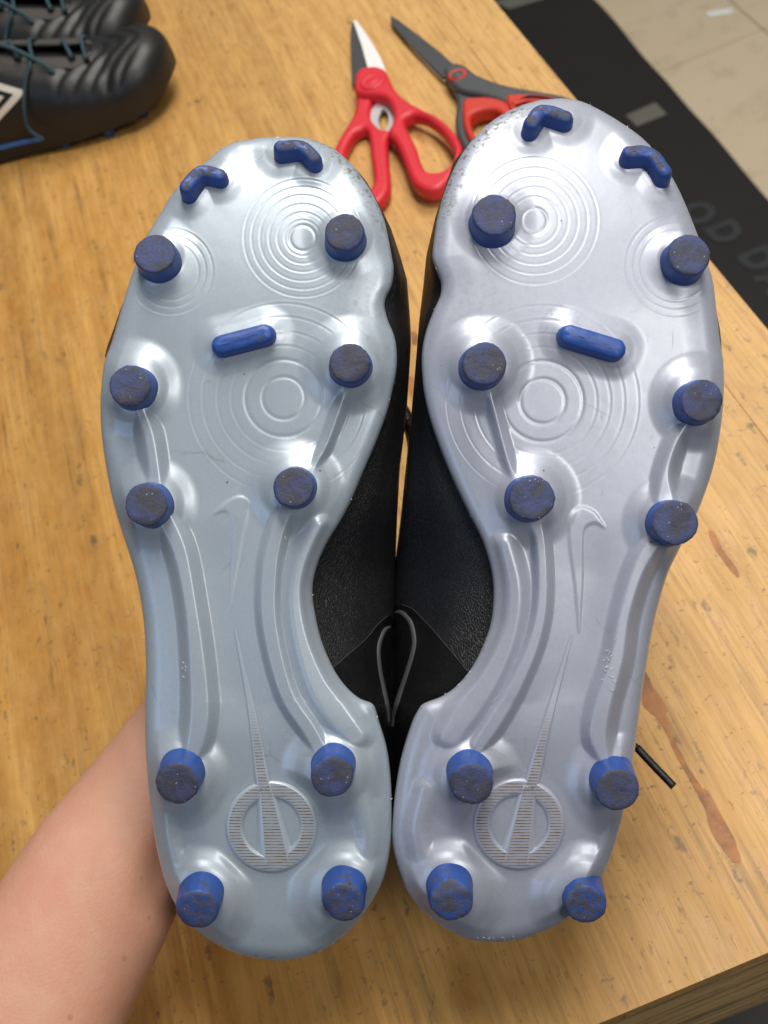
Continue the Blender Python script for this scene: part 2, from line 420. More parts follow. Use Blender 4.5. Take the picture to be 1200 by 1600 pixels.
# raised rails: points (u, v, half width), height mm, softness px
RAILS_L = [
 ([(219,640,14),(233,680,15),(241,735,16),(240,775,22)], 2.2, 14),
 ([(252,800,20),(281,860,18),(299,950,17),(309,1040,20),(312,1110,22),(304,1165,20),(290,1200,14)], 2.4, 14),
 ([(541,605,10),(528,645,7),(511,692,6),(492,725,9),(474,750,18)], 1.8, 11),
 ([(448,790,16),(432,835,15),(421,892,16),(421,975,16),(446,1080,15),(483,1140,15),(508,1185,14)], 2.0, 9),
 ([(262,1232,16),(262,1310,13),(284,1385,16)], 1.1, 16), ([(560,1235,16),(578,1310,14),(560,1385,16)], 1.1, 16),
 ([(497,820,14),(466,900,16),(466,975,17),(492,1060,22),(522,1110,26),(555,1150,22)], 1.5, 16)]
RAILS_R = [
 ([(1078,655,12),(1055,692,11),(1040,740,13),(1040,780,22)], 2.2, 14),
 ([(1035,830,20),(1000,885,17),(976,960,16),(964,1030,18),(943,1100,20),(935,1150,20),(948,1195,14)], 2.4, 14),
 ([(762,605,10),(774,645,7),(786,692,6),(800,737,9),(815,765,18)], 1.8, 11),
 ([(830,800,16),(845,847,12),(848,932,12),(836,1000,13),(806,1072,14),(775,1125,15),(748,1165,14)], 2.0, 9),
 ([(668,1235,16),(652,1300,14),(672,1380,16)], 1.1, 16), ([(975,1245,12),(962,1300,12),(935,1375,16)], 1.1, 16),
 ([(790,850,14),(805,920,16),(797,990,17),(765,1060,22),(730,1110,26),(705,1150,22)], 1.5, 16)]
SWOOSH_L = [(358,957),(369,900),(379,845),(390,793),(388,781),(376,775),(361,779),(345,790),(333,804),(344,800),(354,800),(361,808),(363,825),(361,860),(359,905)]
SWOOSH_R = [(905,987),(898,915),(892,870),(889,840),(889,815),(896,798),(910,792),(928,799),(938,812),(945,824),(932,818),(920,820),(913,828),(911,845),(911,890),(909,940)]
SPEAR_L = [(367,983),(392,1105),(411,1226)], (424,1292), [(414,1232),(432,1348)]
SPEAR_R = [(893,993),(858,1118),(829,1229)], (811,1288), [(826,1232),(806,1348)]

DS = 0.385                       # distance of the sole from the lens
def base_form(U, V):
    """large curvature of the sole in mm (toe spring, heel turn-up)"""
    a = np.clip(520-V, 0, None); b = np.clip(V-1020, 0, None)
    return -a*a*8.5e-5 - b*b*4.6e-5
def g_normal(u, v):
    e = 4.0
    dx = (base_form(np.array(u+e), np.array(v))-base_form(np.array(u-e), np.array(v)))/(2*e*.2139)
    dy = (base_form(np.array(u), np.array(v+e))-base_form(np.array(u), np.array(v-e)))/(2*e*.2139)
    return Vector((-float(dx), float(dy), 1)).normalized()

def side_chain(top, pts, bot):
    c = catmull([top]+pts+[bot], 6); return c
def edge_at(chain, v):
    o = np.maximum.accumulate(chain[:, 1]+np.arange(len(chain))*1e-6)
    return np.interp(v, o, chain[:, 0])

def build_boot(tag, OUT, ROUND, BARS, RINGS, RAILS, SW, SPEAR, sil_l, sil_r, seam, strips, mirror, label, solemat, embmat):
    org = at(OUT['bot'][0], 1300, DS+.02)
    root = empty('football_boot', org, CROT, label=label, category='football boot', group='held football boots')
    oc = np.array([(OUT['bot'][0]-600)/F_PX*(DS+.02), -(1300-800)/F_PX*(DS+.02), -(DS+.02)])
    def loc(U, V, w):          # w: height towards the viewer in mm
        d = DS-w*.001
        return np.stack([(U-600)/F_PX*d-oc[0], -(V-800)/F_PX*d-oc[1], -d-oc[2]], -1)
    Lc = side_chain(OUT['top'], OUT['left'], OUT['bot']); Rc = side_chain(OUT['top'], OUT['right'], OUT['bot'])
    t0, t1 = OUT['top'][1], OUT['bot'][1]
    NR, NC = 840, 290
    s = np.linspace(0, 1, NR); vv = t0+(t1-t0)*(s-.55*np.sin(2*np.pi*s)/(2*np.pi))
    vv[0] += .05; vv[-1] -= .05
    c = np.linspace(0, 1, NC); cc = c-.4*np.sin(2*np.pi*c)/(2*np.pi)
    xl = edge_at(Lc, vv); xr = edge_at(Rc, vv)
    U = xl[:, None]+(xr-xl)[:, None]*cc[None, :]; V = np.repeat(vv[:, None], NC, 1)
    loop = np.vstack([Lc, Rc[::-1]])[::2]
    d = seg_dist(U, V, loop)
    H = base_form(U, V)
    mask = sstep(4, 22, d)
    # mounds under the studs
    mound = np.zeros(U.shape)
    for (a, b, r) in ROUND:
        rr = np.hypot(U-a, V-b)
        big = 3.0 if b < 1000 else 3.2
        R0 = 76 if b < 1000 else 80
        if (b < 450): big, R0 = 1.7, 64
        if (b > 1300): big, R0 = 3.7, 88
        m = big*.72*(1-sstep(R0-36, R0+6, rr))+big*.6*(1-sstep(r-8, R0-18, rr))
        mound = np.maximum(mound, m)
    for pts, hw in BARS:
        rr = seg_dist(U, V, pts)
        mound = np.maximum(mound, .8*(1-sstep(hw+6, hw+34, rr))+.8*(1-sstep(hw-6, hw+14, rr)))
    rails = np.zeros(U.shape)
    for pts, hh, soft in RAILS:
        P = catmull(pts, 5); dd, hw = seg_dist(U, V, P, P[:, 2])
        rails = np.maximum(rails, 1.75*hh*(1-sstep(hw-soft*.80, hw+soft*.85, dd)))
    # smooth union of mounds and rails
    k = .5; hmx = np.maximum(mound, rails)+.5*k*np.exp(-np.abs(mound-rails)/k)*sstep(0, .8, np.minimum(mound, rails))
    H = H+hmx*(.35+.65*mask)
    # shallow dish inside the heel and along the waist
    ec = SPEAR[1]
    H -= 1.1*np.exp(-(((U-ec[0])/105)**2+((V-ec[1])/120)**2)**1.5)
    sidep = (U-xl[:, None])/(xr-xl)[:, None]
    waist = sstep(800, 900, V)*(1-sstep(1060, 1160, V))
    cen = .34 if mirror < 0 else .66
    H -= waist*1.0*np.exp(-((sidep-cen*1.0-.10*mirror*-1)/.16)**2)*1.0
    # heel rim step outside the stud mounds
    # engraved rings
    flat = 1-sstep(.9, 1.9, mound)
    for (cx, cy), thin, thick in RINGS:
        rr = np.hypot(U-cx, V-cy)
        g = np.zeros(U.shape)
        ang = np.arctan2(V-cy, U-cx)
        for i, r in enumerate(thin):
            wob = 1+.0*ang
            g = g-.075*np.exp(-((rr-r)/1.4)**2)+.035*np.exp(-((rr-r-2.6)/1.6)**2)
        for r in thick:
            g = g-.20*np.exp(-((rr-r)/2.2)**2)
        H += g*flat*sstep(14, 26, d)
    # logo in low relief
    sw = catmull(SW, 5, True)
    inside = np.zeros(U.shape, bool); n = len(sw)
    for i in range(n):
        x1, y1 = sw[i]; x2, y2 = sw[(i+1) % n]
        cnd = ((y1 > V) != (y2 > V)) & (U < (x2-x1)*(V-y1)/(y2-y1+1e-12)+x1); inside ^= cnd
    sd = seg_dist(U, V, np.vstack([sw, sw[:1]])); sd = np.where(inside, sd, -sd)
    H += .34*sstep(-2.5, 3.0, sd)
    # short crease marks running out of the front studs
    for (a, b, r) in ROUND[:2]:
        sgn = 1 if a < ROUND[0][0]+50 else -1
        dd = seg_dist(U, V, [(a+(30 if mirror*sgn > 0 else -18), b-10), (a+(48 if mirror*sgn > 0 else -4), b-58)])
    er_ = np.hypot(U-ec[0], V-ec[1]); ew = 1-sstep(72, 96, er_)
    H = H*(1-ew)+(base_form(U, V)-.75)*ew
    # edge roll
    R = 25.0
    q_ = np.clip(1-d/R, 0, 1); H -= 3.9*(1-np.sqrt(np.clip(1-q_**2.3, 0, 1)))
    H -= 1.1*(1-sstep(0, 60, d))
    H += .13*vnoise(U, V, 60, 5)+.016*vnoise(U, V, 12, 9)
    P = loc(U, V, H)
    # side wall: two more rings turned away from the viewer
    me = fast_grid(P)
    dirtv = np.zeros(U.shape)
    if mirror < 0: dirtv = (1-sstep(5, 26, d))*(1-sstep(300, 420, V))*sstep(455, 520, U)
    else: dirtv = (1-sstep(8, 34, d))*(1-sstep(300, 400, V))*(1-sstep(800, 850, U))*1.1
    dirtv += .5*(1-sstep(2, 9, d))*sstep(1440, 1490, V)
    dirtv += .22*np.exp(-((V-470)/60)**2)*np.exp(-((sidep-(.92 if mirror < 0 else .08))/.15)**2)
    a = me.attributes.new('dirt', 'FLOAT', 'POINT'); a.data.foreach_set('value', dirtv.reshape(-1).astype(np.float32))
    sole = link('sole_plate', me, solemat, root)
    # skirt
    ring_u = np.concatenate([U[:, 0], U[::-1, -1]]); ring_v = np.concatenate([V[:, 0], V[::-1, -1]]); ring_w = np.concatenate([H[:, 0], H[::-1, -1]])
    ring_u, ring_v, ring_w = [np.append(a_, a_[0]) for a_ in (ring_u, ring_v, ring_w)]
    rows = []
    nu = np.gradient(ring_v); nv = -np.gradient(ring_u); ln = np.hypot(nu, nv)+1e-9; nu, nv = nu/ln, nv/ln
    for off, dw in ((0, 0), (.5, 1.2), (2.5, 2.2), (7, 3.0)):
        rows.append(loc(ring_u-nu*off*-1, ring_v-nv*off*-1, ring_w-dw))
    RR = np.stack(rows, 0)
    # orientation of the offset: make sure it shrinks
    me2 = fast_grid(RR)
    a = me2.attributes.new('dirt', 'FLOAT', 'POINT'); a.data.foreach_set('value', np.full(len(me2.vertices), .15, np.float32))
    link('sole_edge', me2, solemat, root)

    def height(u, v):
        i = int(np.clip(np.searchsorted(vv, v), 0, NR-1)); j = int(np.clip(np.searchsorted(U[i], u), 0, NC-1)); return float(H[i, j])

    # emblem: hatched ring and spear, proud of the sole
    def relief(name, polys, hts, parent=root):
        pass
    ec = SPEAR[1]
    def lift(u, v, w):
        return loc(np.array(u), np.array(v), height(u, v)+w)
    verts, faces, hat = [], [], []
    NA = 96
    h0 = height(*ec)
    prof = [(73, -.6, 0), (70, .75, 0), (68, 1.0, 0), (66, 1.05, 1), (50, 1.05, 1), (47, .95, 0), (43, -.5, 0)]
    for k in range(NA):
        th = 2*math.pi*k/NA
        for (r, w, hh) in prof:
            u, v = ec[0]+r*math.cos(th), ec[1]+r*math.sin(th)*1.0
            verts.append(loc(np.array(u), np.array(v), base_form(np.array(u), np.array(v))-.55+w*.9)); hat.append(hh)
    m_ = len(prof)
    for k in range(NA):
        k2 = (k+1) % NA
        for j in range(m_-1): faces.append((k*m_+j, k*m_+j+1, k2*m_+j+1, k2*m_+j))
    me3 = mesh(verts, faces); a = me3.attributes.new('hatch', 'FLOAT', 'POINT'); a.data.foreach_set('value', hat)
    link('heel_ring', me3, embmat, root)
    # spear
    pts = catmull(list(SPEAR[0])+[SPEAR[2][0], ((SPEAR[2][0][0]+SPEAR[2][1][0])/2, 1290), SPEAR[2][1]], 8)
    hwv = np.interp(pts[:, 1], [985, 1100, 1225, 1235, 1345], [1.8, 6.0, 11.0, 12.5, 25.0])
    verts, faces, hat = [], [], []
    pf = [(-1.25, -.8, 0), (-1.0, .55, 0), (-.72, 1.0, 0), (-.70, 1.0, 1), (.62, 1.0, 1), (.64, 1.0, 0), (1.0, .55, 0), (1.25, -.8, 0)]
    for i, (u0, v0) in enumerate(pts):
        t = pts[min(i+1, len(pts)-1)]-pts[max(i-1, 0)]; t = t/np.hypot(*t); nx, ny = -t[1], t[0]
        for (o, w, hh) in pf:
            u, v = u0+nx*o*hwv[i], v0+ny*o*hwv[i]
            wb = base_form(np.array(u), np.array(v))-.55 if v0 > 1195 else min(height(u0, v0)-.12, 99)
            if v0 <= 1195:
                wb = height(u0, v0)-.25
            sc = 1.0 if v0 > 1195 else .6+.4*sstep(1000, 1195, v0)
            if v0 > 1195: w = w*1.02
            verts.append(loc(np.array(u), np.array(v), wb+w*sc)); hat.append(hh*float(sstep(1080, 1190, v0)))
    m_ = len(pf)
    for i in range(len(pts)-1):
        for j in range(m_-1): faces.append((i*m_+j, i*m_+j+1, (i+1)*m_+j+1, (i+1)*m_+j))
    me4 = mesh(verts, faces); a = me4.attributes.new('hatch', 'FLOAT', 'POINT'); a.data.foreach_set('value', hat)
    link('heel_spear', me4, embmat, root)

    # studs -------------------------------------------------
    rnd = random.Random(3 if mirror < 0 else 11)
    def stud_tilt(u, v):
        n_ = g_normal(u, v)
        if v > 1000: n_ = (n_+Vector((-.03*mirror*-1*0, -.07, 0))).normalized()
        return n_
    for idx, (u, v, r) in enumerate(ROUND):
        hgt = 8.6 if v < 1000 else 9.6
        n_ = stud_tilt(u, v)
        hb = height(u, v)
        # base so that mid height sits at the traced place
        mid = loc(np.array(u), np.array(v), hb+hgt*.5)
        basep = Vector(mid)-n_*(hgt*.0005)
        R_ = r*.2139*.965
        prof = [(1.06, -3.5), (1.03, -.6), (1.0, .2), (.985, 2.0), (.962, hgt*.60), (.945, hgt*.82), (.925, hgt*.92), (.89, hgt*.97), (.84, hgt*.995), (.66, hgt), (.45, hgt), (.30, hgt), (.15, hgt)]
        NS = 44; vs, fs, wr = [], [], []
        ph = rnd.uniform(0, 6.28); tiltc = rnd.uniform(.02, .12); fa = rnd.uniform(0, 6.28); fo = rnd.uniform(.35, .8); fd = rnd.uniform(.15, .5)
        for (a_, z_) in prof:
            for k_ in range(NS):
                th = 2*math.pi*k_/NS
                rr_ = a_*R_*(1+.018*math.sin(2*th+ph)+.01*math.sin(5*th+ph*2))
                x_, y_ = rr_*math.cos(th), rr_*math.sin(th); zz = z_
                if z_ > hgt*.5:
                    nz = mnoise.noise(Vector((x_*.35+idx*9, y_*.35, mirror*5)))
                    nz2 = mnoise.noise(Vector((x_*1.1+idx*9, y_*1.1, mirror*5)))
                    wgt = (z_-hgt*.5)/(hgt*.5)
                    zz = z_+wgt*(.22*nz+.07*nz2-tiltc*(x_*math.cos(ph)+y_*math.sin(ph))*.55)
                    # chipped facet
                    e_ = (x_*math.cos(fa)+y_*math.sin(fa))/R_-fo
                    if e_ > 0: zz -= e_*R_*fd*wgt
                    if a_ > .7: x_ *= 1+.05*nz2; y_ *= 1+.05*nz2
                vs.append((x_, y_, zz)); wv = float(sstep(hgt*.86, hgt*.985, z_))
                if v > 1000 and idx >= 8: wv = max(wv*.75, .50*float(sstep(R_*.1, R_*.7, y_))*(z_ > .3))
                wr.append(wv)
        m_ = len(prof)
        vs.append((0, 0, hgt)); wr.append(1.0)
        for j in range(m_-1):
            for k_ in range(NS):
                k2 = (k_+1) % NS; fs.append((j*NS+k_, j*NS+k2, (j+1)*NS+k2, (j+1)*NS+k_))
        for k_ in range(NS): fs.append(((m_-1)*NS+k_, (m_-1)*NS+(k_+1) % NS, len(vs)-1))
        me5 = mesh([(x*.001, y*.001, z*.001) for x, y, z in vs], fs)
        a = me5.attributes.new('wear', 'FLOAT', 'POINT'); a.data.foreach_set('value', wr)
        o = link('stud', me5, MAT['stud'], root)
        o.matrix_local = Matrix.Translation(basep) @ Vector((0, 0, 1)).rotation_difference(n_).to_matrix().to_4x4()
    # bars and chevrons
    for bi, (pts, hw) in enumerate(BARS):
        cu = sum(p[0] for p in pts)/len(pts); cv = sum(p[1] for p in pts)/len(pts)
        hb = height(cu, cv); hgt = 6.2 if len(pts) == 3 else 5.2
        n_ = g_normal(cu, cv)
        if len(pts) == 3: n_ = (n_+Vector((0, .10, 0))).normalized()
        rot = Vector((0, 0, 1)).rotation_difference(n_).to_matrix().to_4x4()
        mid = Vector(loc(np.array(cu), np.array(cv), hb+hgt*.5)); basep = mid-n_*(hgt*.0005)
        K = .2139
        lp = [Vector(((p[0]-cu)*K, -(p[1]-cv)*K)) for p in pts]
        if len(lp) == 3:
            cl = [Vector(p) for p in catmull([tuple(p) for p in lp], 5)]
        else: cl = [lp[0].lerp(lp[1], t/8) for t in range(9)]
        def outline(h):
            o_ = []; N = len(cl)
            def tn(i): return (cl[min(i+1, N-1)]-cl[max(i-1, 0)]).normalized()
            for i in range(N):
                t = tn(i); o_.append(cl[i]+Vector((-t.y, t.x))*h)
            t = tn(N-1)
            for k_ in range(1, 8):
                a_ = math.pi/2-math.pi*k_/8; o_.append(cl[-1]+t*(math.cos(a_)*h)+Vector((-t.y, t.x))*(math.sin(a_)*h))
            for i in range(N-1, -1, -1):
                t = tn(i); o_.append(cl[i]-Vector((-t.y, t.x))*h)
            t = -tn(0)
            for k_ in range(1, 8):
                a_ = math.pi/2-math.pi*k_/8; o_.append(cl[0]+t*(math.cos(a_)*h)+Vector((-t.y, t.x))*(math.sin(a_)*h))
            return o_
        W = hw*K
        lv = [(1.08, -3), (1.04, -.5), (1.0, .3), (.96, hgt*.5), (.90, hgt*.72), (.80, hgt*.86), (.62, hgt*.95), (.35, hgt), (.08, hgt*1.01)]
        vs, fs, wr = [], [], []; n0 = None
        for (a_, z_) in lv:
            ol = outline(W*a_); n0 = len(ol)
            for p in ol:
                nz = mnoise.noise(Vector((p.x*.7+bi*7, p.y*.7, 3*mirror))) if z_ > hgt*.4 else 0
                vs.append((p.x, p.y, z_+.45*nz-(0.10*p.x*rnd.choice([1, 1]) if (z_ > hgt*.6 and len(pts) == 3) else 0)))
                wr.append(float(sstep(hgt*.76, hgt*.93, z_))*(.66 if len(pts) == 3 else .38))
        for j in range(len(lv)-1):
            for k_ in range(n0):
                k2 = (k_+1) % n0; fs.append((j*n0+k2, j*n0+k_, (j+1)*n0+k_, (j+1)*n0+k2))
        fs.append(tuple((len(lv)-1)*n0+k_ for k_ in range(n0-1, -1, -1)))
        me6 = mesh([(x*.001, y*.001, z*.001) for x, y, z in vs], fs)
        a = me6.attributes.new('wear', 'FLOAT', 'POINT'); a.data.foreach_set('value', wr)
        o = link('toe_stud' if len(pts) == 3 else 'bar_stud', me6, MAT['stud'], root)
        o.matrix_local = Matrix.Translation(basep) @ rot

    # upper ---------------------------------------------------
    NU = 190
    s = np.linspace(0, 1, NU); uv = (t0+5)+(t1-t0-11)*(s-.6*np.sin(2*np.pi*s)/(2*np.pi))
    el = edge_at(Lc, uv); er = edge_at(Rc, uv)
    def sil(tab, default, sign):
        if not tab: return default
        a_ = np.array(tab, float); sp = np.interp(uv, a_[:, 1], a_[:, 0])
        inr = (uv >= a_[0, 1]) & (uv <= a_[-1, 1]); return np.where(inr, sp, default)
    SL = sil(sil_l, el+3, -1); SR = sil(sil_r, er-3, 1)
    endf = np.minimum(1, np.minimum((uv-t0-4)/60, (t1-uv-4)/60)).clip(0, 1)**.5
    Hh = np.interp(uv, [t0, t0+90, t0+250, t0+420, t0+600, t0+900, t1-80, t1], [14, 27, 42, 58, 74, 80, 76, 52])
    Hh = 10+(Hh-10)*np.clip(endf, .25, 1)
    bw = base_form(uv, uv)-4.0
    cx = (el+er)/2
    # stations: projected px fraction and depth below the sole (mm)
    stations = []
    def st(px, dep): stations.append((px, dep))
    midL = el+(SL-el)*.55; midR = er+(SR-er)*.55
    depS = 26+14*sstep(760, 900, uv)*(1-sstep(1100, 1250, uv))
    depS = np.minimum(depS, Hh*.55)
    st(el+7, 1.5+0*uv); st(el+4, 3.5+0*uv); st(midL, depS*.42); st(SL, depS)
    topw = np.interp(uv, [t0, t0+300, t0+600, t0+900, t1], [.5, .46, .40, .36, .42])
    st(SL+(cx-SL)*.22, depS+(Hh-depS)*.62)
    st(cx-(cx-SL)*topw, depS+(Hh-depS)*.93)
    st(cx, Hh)
    st(cx+(SR-cx)*topw, depS+(Hh-depS)*.93)
    st(SR+(cx-SR)*.22, depS+(Hh-depS)*.62)
    st(SR, depS); st(midR, depS*.42); st(er-4, 3.5+0*uv); st(er-7, 1.5+0*uv)
    SP = np.array([[a_, b_] for a_, b_ in stations])          # (K,2,NU)
    SUB = 6; K_ = len(stations)
    Pu, Pd = [], []
    for i in range(K_-1):
        p0, p1, p2, p3 = SP[max(i-1, 0)], SP[i], SP[i+1], SP[min(i+2, K_-1)]
        for k_ in range(SUB if i < K_-2 else SUB+1):
            t = k_/SUB
            c_ = 0.5*((2*p1)+(-p0+p2)*t+(2*p0-5*p1+4*p2-p3)*t*t+(-p0+3*p1-3*p2+p3)*t**3)
            Pu.append(c_[0]); Pd.append(c_[1])
    Pu = np.array(Pu).T; Pd = np.array(Pd).T                  # (NU, M)
    Pu = np.clip(Pu, np.minimum(SL, el+4)[:, None], np.maximum(SR, er-4)[:, None])
    Vg = np.repeat(uv[:, None], Pu.shape[1], 1)
    # soft leather wrinkles
    wrk = .9*vnoise(Pu*1.0, Vg*.6, 70, 21, 2)
    inner = sstep(3, 7, np.arange(Pu.shape[1]))*(1-sstep(Pu.shape[1]-8, Pu.shape[1]-4, np.arange(Pu.shape[1])))
    Wg = bw[:, None]-Pd+wrk*inner[None, :]
    PP = loc(Pu, Vg, Wg)
    M_ = Pu.shape[1]
    faces_up, faces_hp = [], []
    sm = np.array(seam, float)
    for i in range(NU-1):
        for j in range(M_-1):
            fr = j/(M_-1)
            if uv[i] > t0+760 and uv[i] < t1-110 and .40 < fr < .60: continue      # foot opening
            um, vm = Pu[i, j], Vg[i, j]
            med = (fr > .5) if mirror < 0 else (fr < .5)
            isheel = False
            q4 = (i*M_+j, (i+1)*M_+j, (i+1)*M_+j+1, i*M_+j+1)
            (faces_hp if isheel else faces_up).append(q4)
    allv = PP.reshape(-1, 3)
    def sub(faces, name, mat):
        used = sorted({x for f_ in faces for x in f_}); mp_ = {x: i for i, x in enumerate(used)}
        return link(name, mesh(allv[used], [tuple(mp_[x] for x in f_) for f_ in faces]), mat, root)
    sub(faces_up, 'upper', MAT['leather'])
    # end caps of the shell are tucked under the sole; collar ring round the opening
    ring = []
    i0 = np.searchsorted(uv, t0+760); i1 = np.searchsorted(uv, t1-110)
    jl, jr = int(M_*.40), int(M_*.60)+1
    for i in range(i0, i1, 4): ring.append(PP[i, jl])
    for i in range(i1, i0, -4): ring.append(PP[i, min(jr, M_-1)])
    ring.append(ring[0])
    vs, fs = tube(ring, .003, 8, False); link('collar', mesh(vs, fs), MAT['lining'], root)
    # footbed seen through the opening
    # printed lines and seam on the medial wall
    side = slice(M_//2+2, M_) if mirror < 0 else slice(0, M_//2-2)
    def on_upper(u, v, off=.35):
        i = int(np.clip(np.searchsorted(uv, v), 1, NU-1)); f_ = (v-uv[i-1])/(uv[i]-uv[i-1])
        def row(i):
            a_ = Pu[i, side]; w_ = Wg[i, side]
            # visible part: from the silhouette to the sole edge
            if mirror < 0: k0 = int(np.argmax(a_)); a2, w2 = a_[k0:][::-1], w_[k0:][::-1]
            else: k0 = int(np.argmin(a_)); a2, w2 = a_[:k0+1][::-1], w_[:k0+1][::-1]
            o_ = np.argsort(a2); return np.interp(u, a2[o_], w2[o_])
        w = row(i-1)*(1-f_)+row(i)*f_
        return loc(np.array(u), np.array(v), w+off)
    so = sm[np.argsort(sm[:, 0])]
    vs, fs = [], []; NV, NW = 90, 30
    for i in range(NV):
        v = 946+(1262-946)*i/(NV-1)
        if mirror < 0:
            ue = float(edge_at(Rc, v))+1; us = float(np.interp(v, uv, SR))-.4
            ub = float(np.interp(v, so[::-1, 1], so[::-1, 0])) if v < so[0, 1] else ue
            ue = max(ue, ub)
        else:
            ue = float(edge_at(Lc, v))-1; us = float(np.interp(v, uv, SL))+.4
            ub = float(np.interp(v, so[:, 1], so[:, 0])) if v < so[-1, 1] else ue
            ue = min(ue, ub)
        if (ue-us)*mirror < 0: ue = us
        for k in range(NW):
            t = k/(NW-1); vs.append(on_upper(ue+(us-ue)*t, v, .22))
    for i in range(NV-1):
        for k in range(NW-1): fs.append((i*NW+k, i*NW+k+1, (i+1)*NW+k+1, (i+1)*NW+k))
    link('heel_counter', mesh(vs, fs), MAT['gloss'], root)
    for nm, pts, wd, mt in strips:
        P = catmull(pts, 6); vs, fs = [], []
        for i, (u, v) in enumerate(P):
            t = P[min(i+1, len(P)-1)]-P[max(i-1, 0)]; t = t/np.hypot(*t)
            tw = wd*(1 if nm == 'seam' else min(1, .35+1.3*math.sin(math.pi*min(1, (i+1)/len(P)))))
            for o_, h_ in ((-1, .2), (-.8, .55), (.8, .55), (1, .2)):
                vs.append(on_upper(u-t[1]*tw*.5*o_, v+t[0]*tw*.5*o_, h_))
        for i in range(len(P)-1):
            for j in range(3): fs.append((i*4+j, i*4+j+1, (i+1)*4+j+1, (i+1)*4+j))
        link(nm, mesh(vs, fs), mt, root)
    # flakes and burrs stuck to the sole
    vs, fs = [], []
    rr = random.Random(5+int(mirror))
    spots = []
    chain = Rc if mirror < 0 else Lc
    for _ in range(16):
        i = rr.randrange(60, len(chain)-10); spots.append((chain[i][0]-mirror*-1*rr.uniform(0, 3), chain[i][1], 1.2))
    for _ in range(10): 
        i = rr.randrange(8, 60); ch = (Rc if mirror > 0 else Lc); spots.append((ch[i][0], ch[i][1], 1.3))
    if mirror > 0:
        for _ in range(26): spots.append((958+rr.gauss(0, 6)-(_*.3), 1045+rr.gauss(0, 26), 1.5))
        for _ in range(10): spots.append((745+rr.uniform(0, 60), 1465+rr.uniform(-3, 3), 1.4))
    else:
        for _ in range(8): spots.append((287+rr.gauss(0, 3), 1042+rr.gauss(0, 9), 1.2))
        for _ in range(6): spots.append((446+rr.gauss(0, 2), 848+rr.gauss(0, 8), 1.5))
        for _ in range(10): spots.append((430+rr.gauss(0, 50), 1090+rr.gauss(0, 60), 1.0))
    for (u, v, sz) in spots:
        p = Vector(loc(np.array(u), np.array(v), height(u, v)+.1)); b0 = len(vs)
        dr = Vector((rr.uniform(-1, 1), rr.uniform(-1, 1), rr.uniform(.1, .8))).normalized()*sz*.0006
        pr = dr.cross(Vector((0, 0, 1))).normalized()*sz*.00009
        vs += [p-dr-pr, p-dr*.6+pr*1.5, p+dr, p+Vector((0, 0, .00018*sz))]
        fs += [(b0, b0+1, b0+3), (b0+1, b0+2, b0+3), (b0+2, b0, b0+3)]
    link('scuff_burrs', mesh(vs, fs), MAT['flake'], root, smooth=False, kind='stuff')
    return root, on_upper, loc

MAT['flake'] = simple('pale_plastic_burrs', (.62, .62, .60), .5)

SIL_LL = [(193,470),(184,495),(176,518),(167,542),(163,560)]
SIL_LR = [(555,262),(573,284),(598,330),(611,357),(627,405),(636,437),(640,487),(642,520),(642,540),(639,590),(636,637),(630,690),(625,730),(621,800),(618.5,870),(617.5,960),(614,1050),(613,1130),(613.5,1200),(614,1290)]
SIL_RL = [(740,214),(709,252),(694,295),(680,340),(666,400),(661,450),(655,500),(650,562),(646,610),(643,642),(638,690),(633,740),(627,800),(618.5,870),(614,960),(611.5,1050),(611,1130),(611.5,1200),(612,1290)]
SIL_RR = [(1114,455),(1119,485),(1125,515),(1127,535),(1128,560)]
STR_L = [('logo_line', [(611,979),(603,983),(597,994),(592,1014),(594,1045),(600,1075),(606,1105),(608,1128)], 6, MAT['stripe']),
         ('seam', [(519,1045),(545,1022),(572,998),(592,974),(606,962)], .9, MAT['thread'])]
STR_R = [('logo_line', [(617,958),(624,956),(633,962),(642,975),(647,1000),(644,1022),(635,1052),(624,1085),(615,1115),(613,1135)], 7, MAT['stripe']),
         ('seam', [(628,945),(645,952),(668,975),(690,1000),(712,1026),(730,1048)], .9, MAT['thread'])]
bootL, onL, locL = build_boot('L', OUT_L, ROUND_L, BARS_L, RINGS_L, RAILS_L, SWOOSH_L, SPEAR_L, SIL_LL, SIL_LR,
    [(480,1075),(519,1045),(545,1022),(572,998),(592,974),(606,962),(640,955)], STR_L, -1,
    'held boot on the left, beside the forearm, pearly blue-grey sole with dark blue studs', MAT['sole_l'], MAT['emb_l'])
bootR, onR, locR = build_boot('R', OUT_R, ROUND_R, BARS_R, RINGS_R, RAILS_R, SWOOSH_R, SPEAR_R, SIL_RL, SIL_RR,
    [(600,945),(628,945),(645,952),(668,975),(690,1000),(712,1026),(730,1048),(780,1095)], STR_R, 1,
    'held boot on the right, pearly sole tinted by lilac reflection, black lace tip hanging out', MAT['sole_r'], MAT['emb_r'])

# laces of the held boots
def cam_local(root, p): return root.matrix_world.inverted() @ p
bpy.context.view_layer.update()
def lace(root, pts, r, name='lace'):
    P = [Vector(p) for p in catmull([tuple(at(*p)) for p in pts], 6)]
    vs, fs = tube([cam_local(root, p) for p in P], r, 10); return link(name, mesh(vs, fs), MAT['lace_black'], root)
lace(bootR, [(940,1110,.445),(975,1150,.44),(997,1170,.437)], .0013)
lace(bootR, [(995,1168,.437),(1024,1199,.434),(1053,1229,.431)], .0015, 'lace_tip')
lace(bootL, [(600,600,.46),(625,636,.452),(641,668,.45),(648,700,.455),(655,760,.47)], .0028)

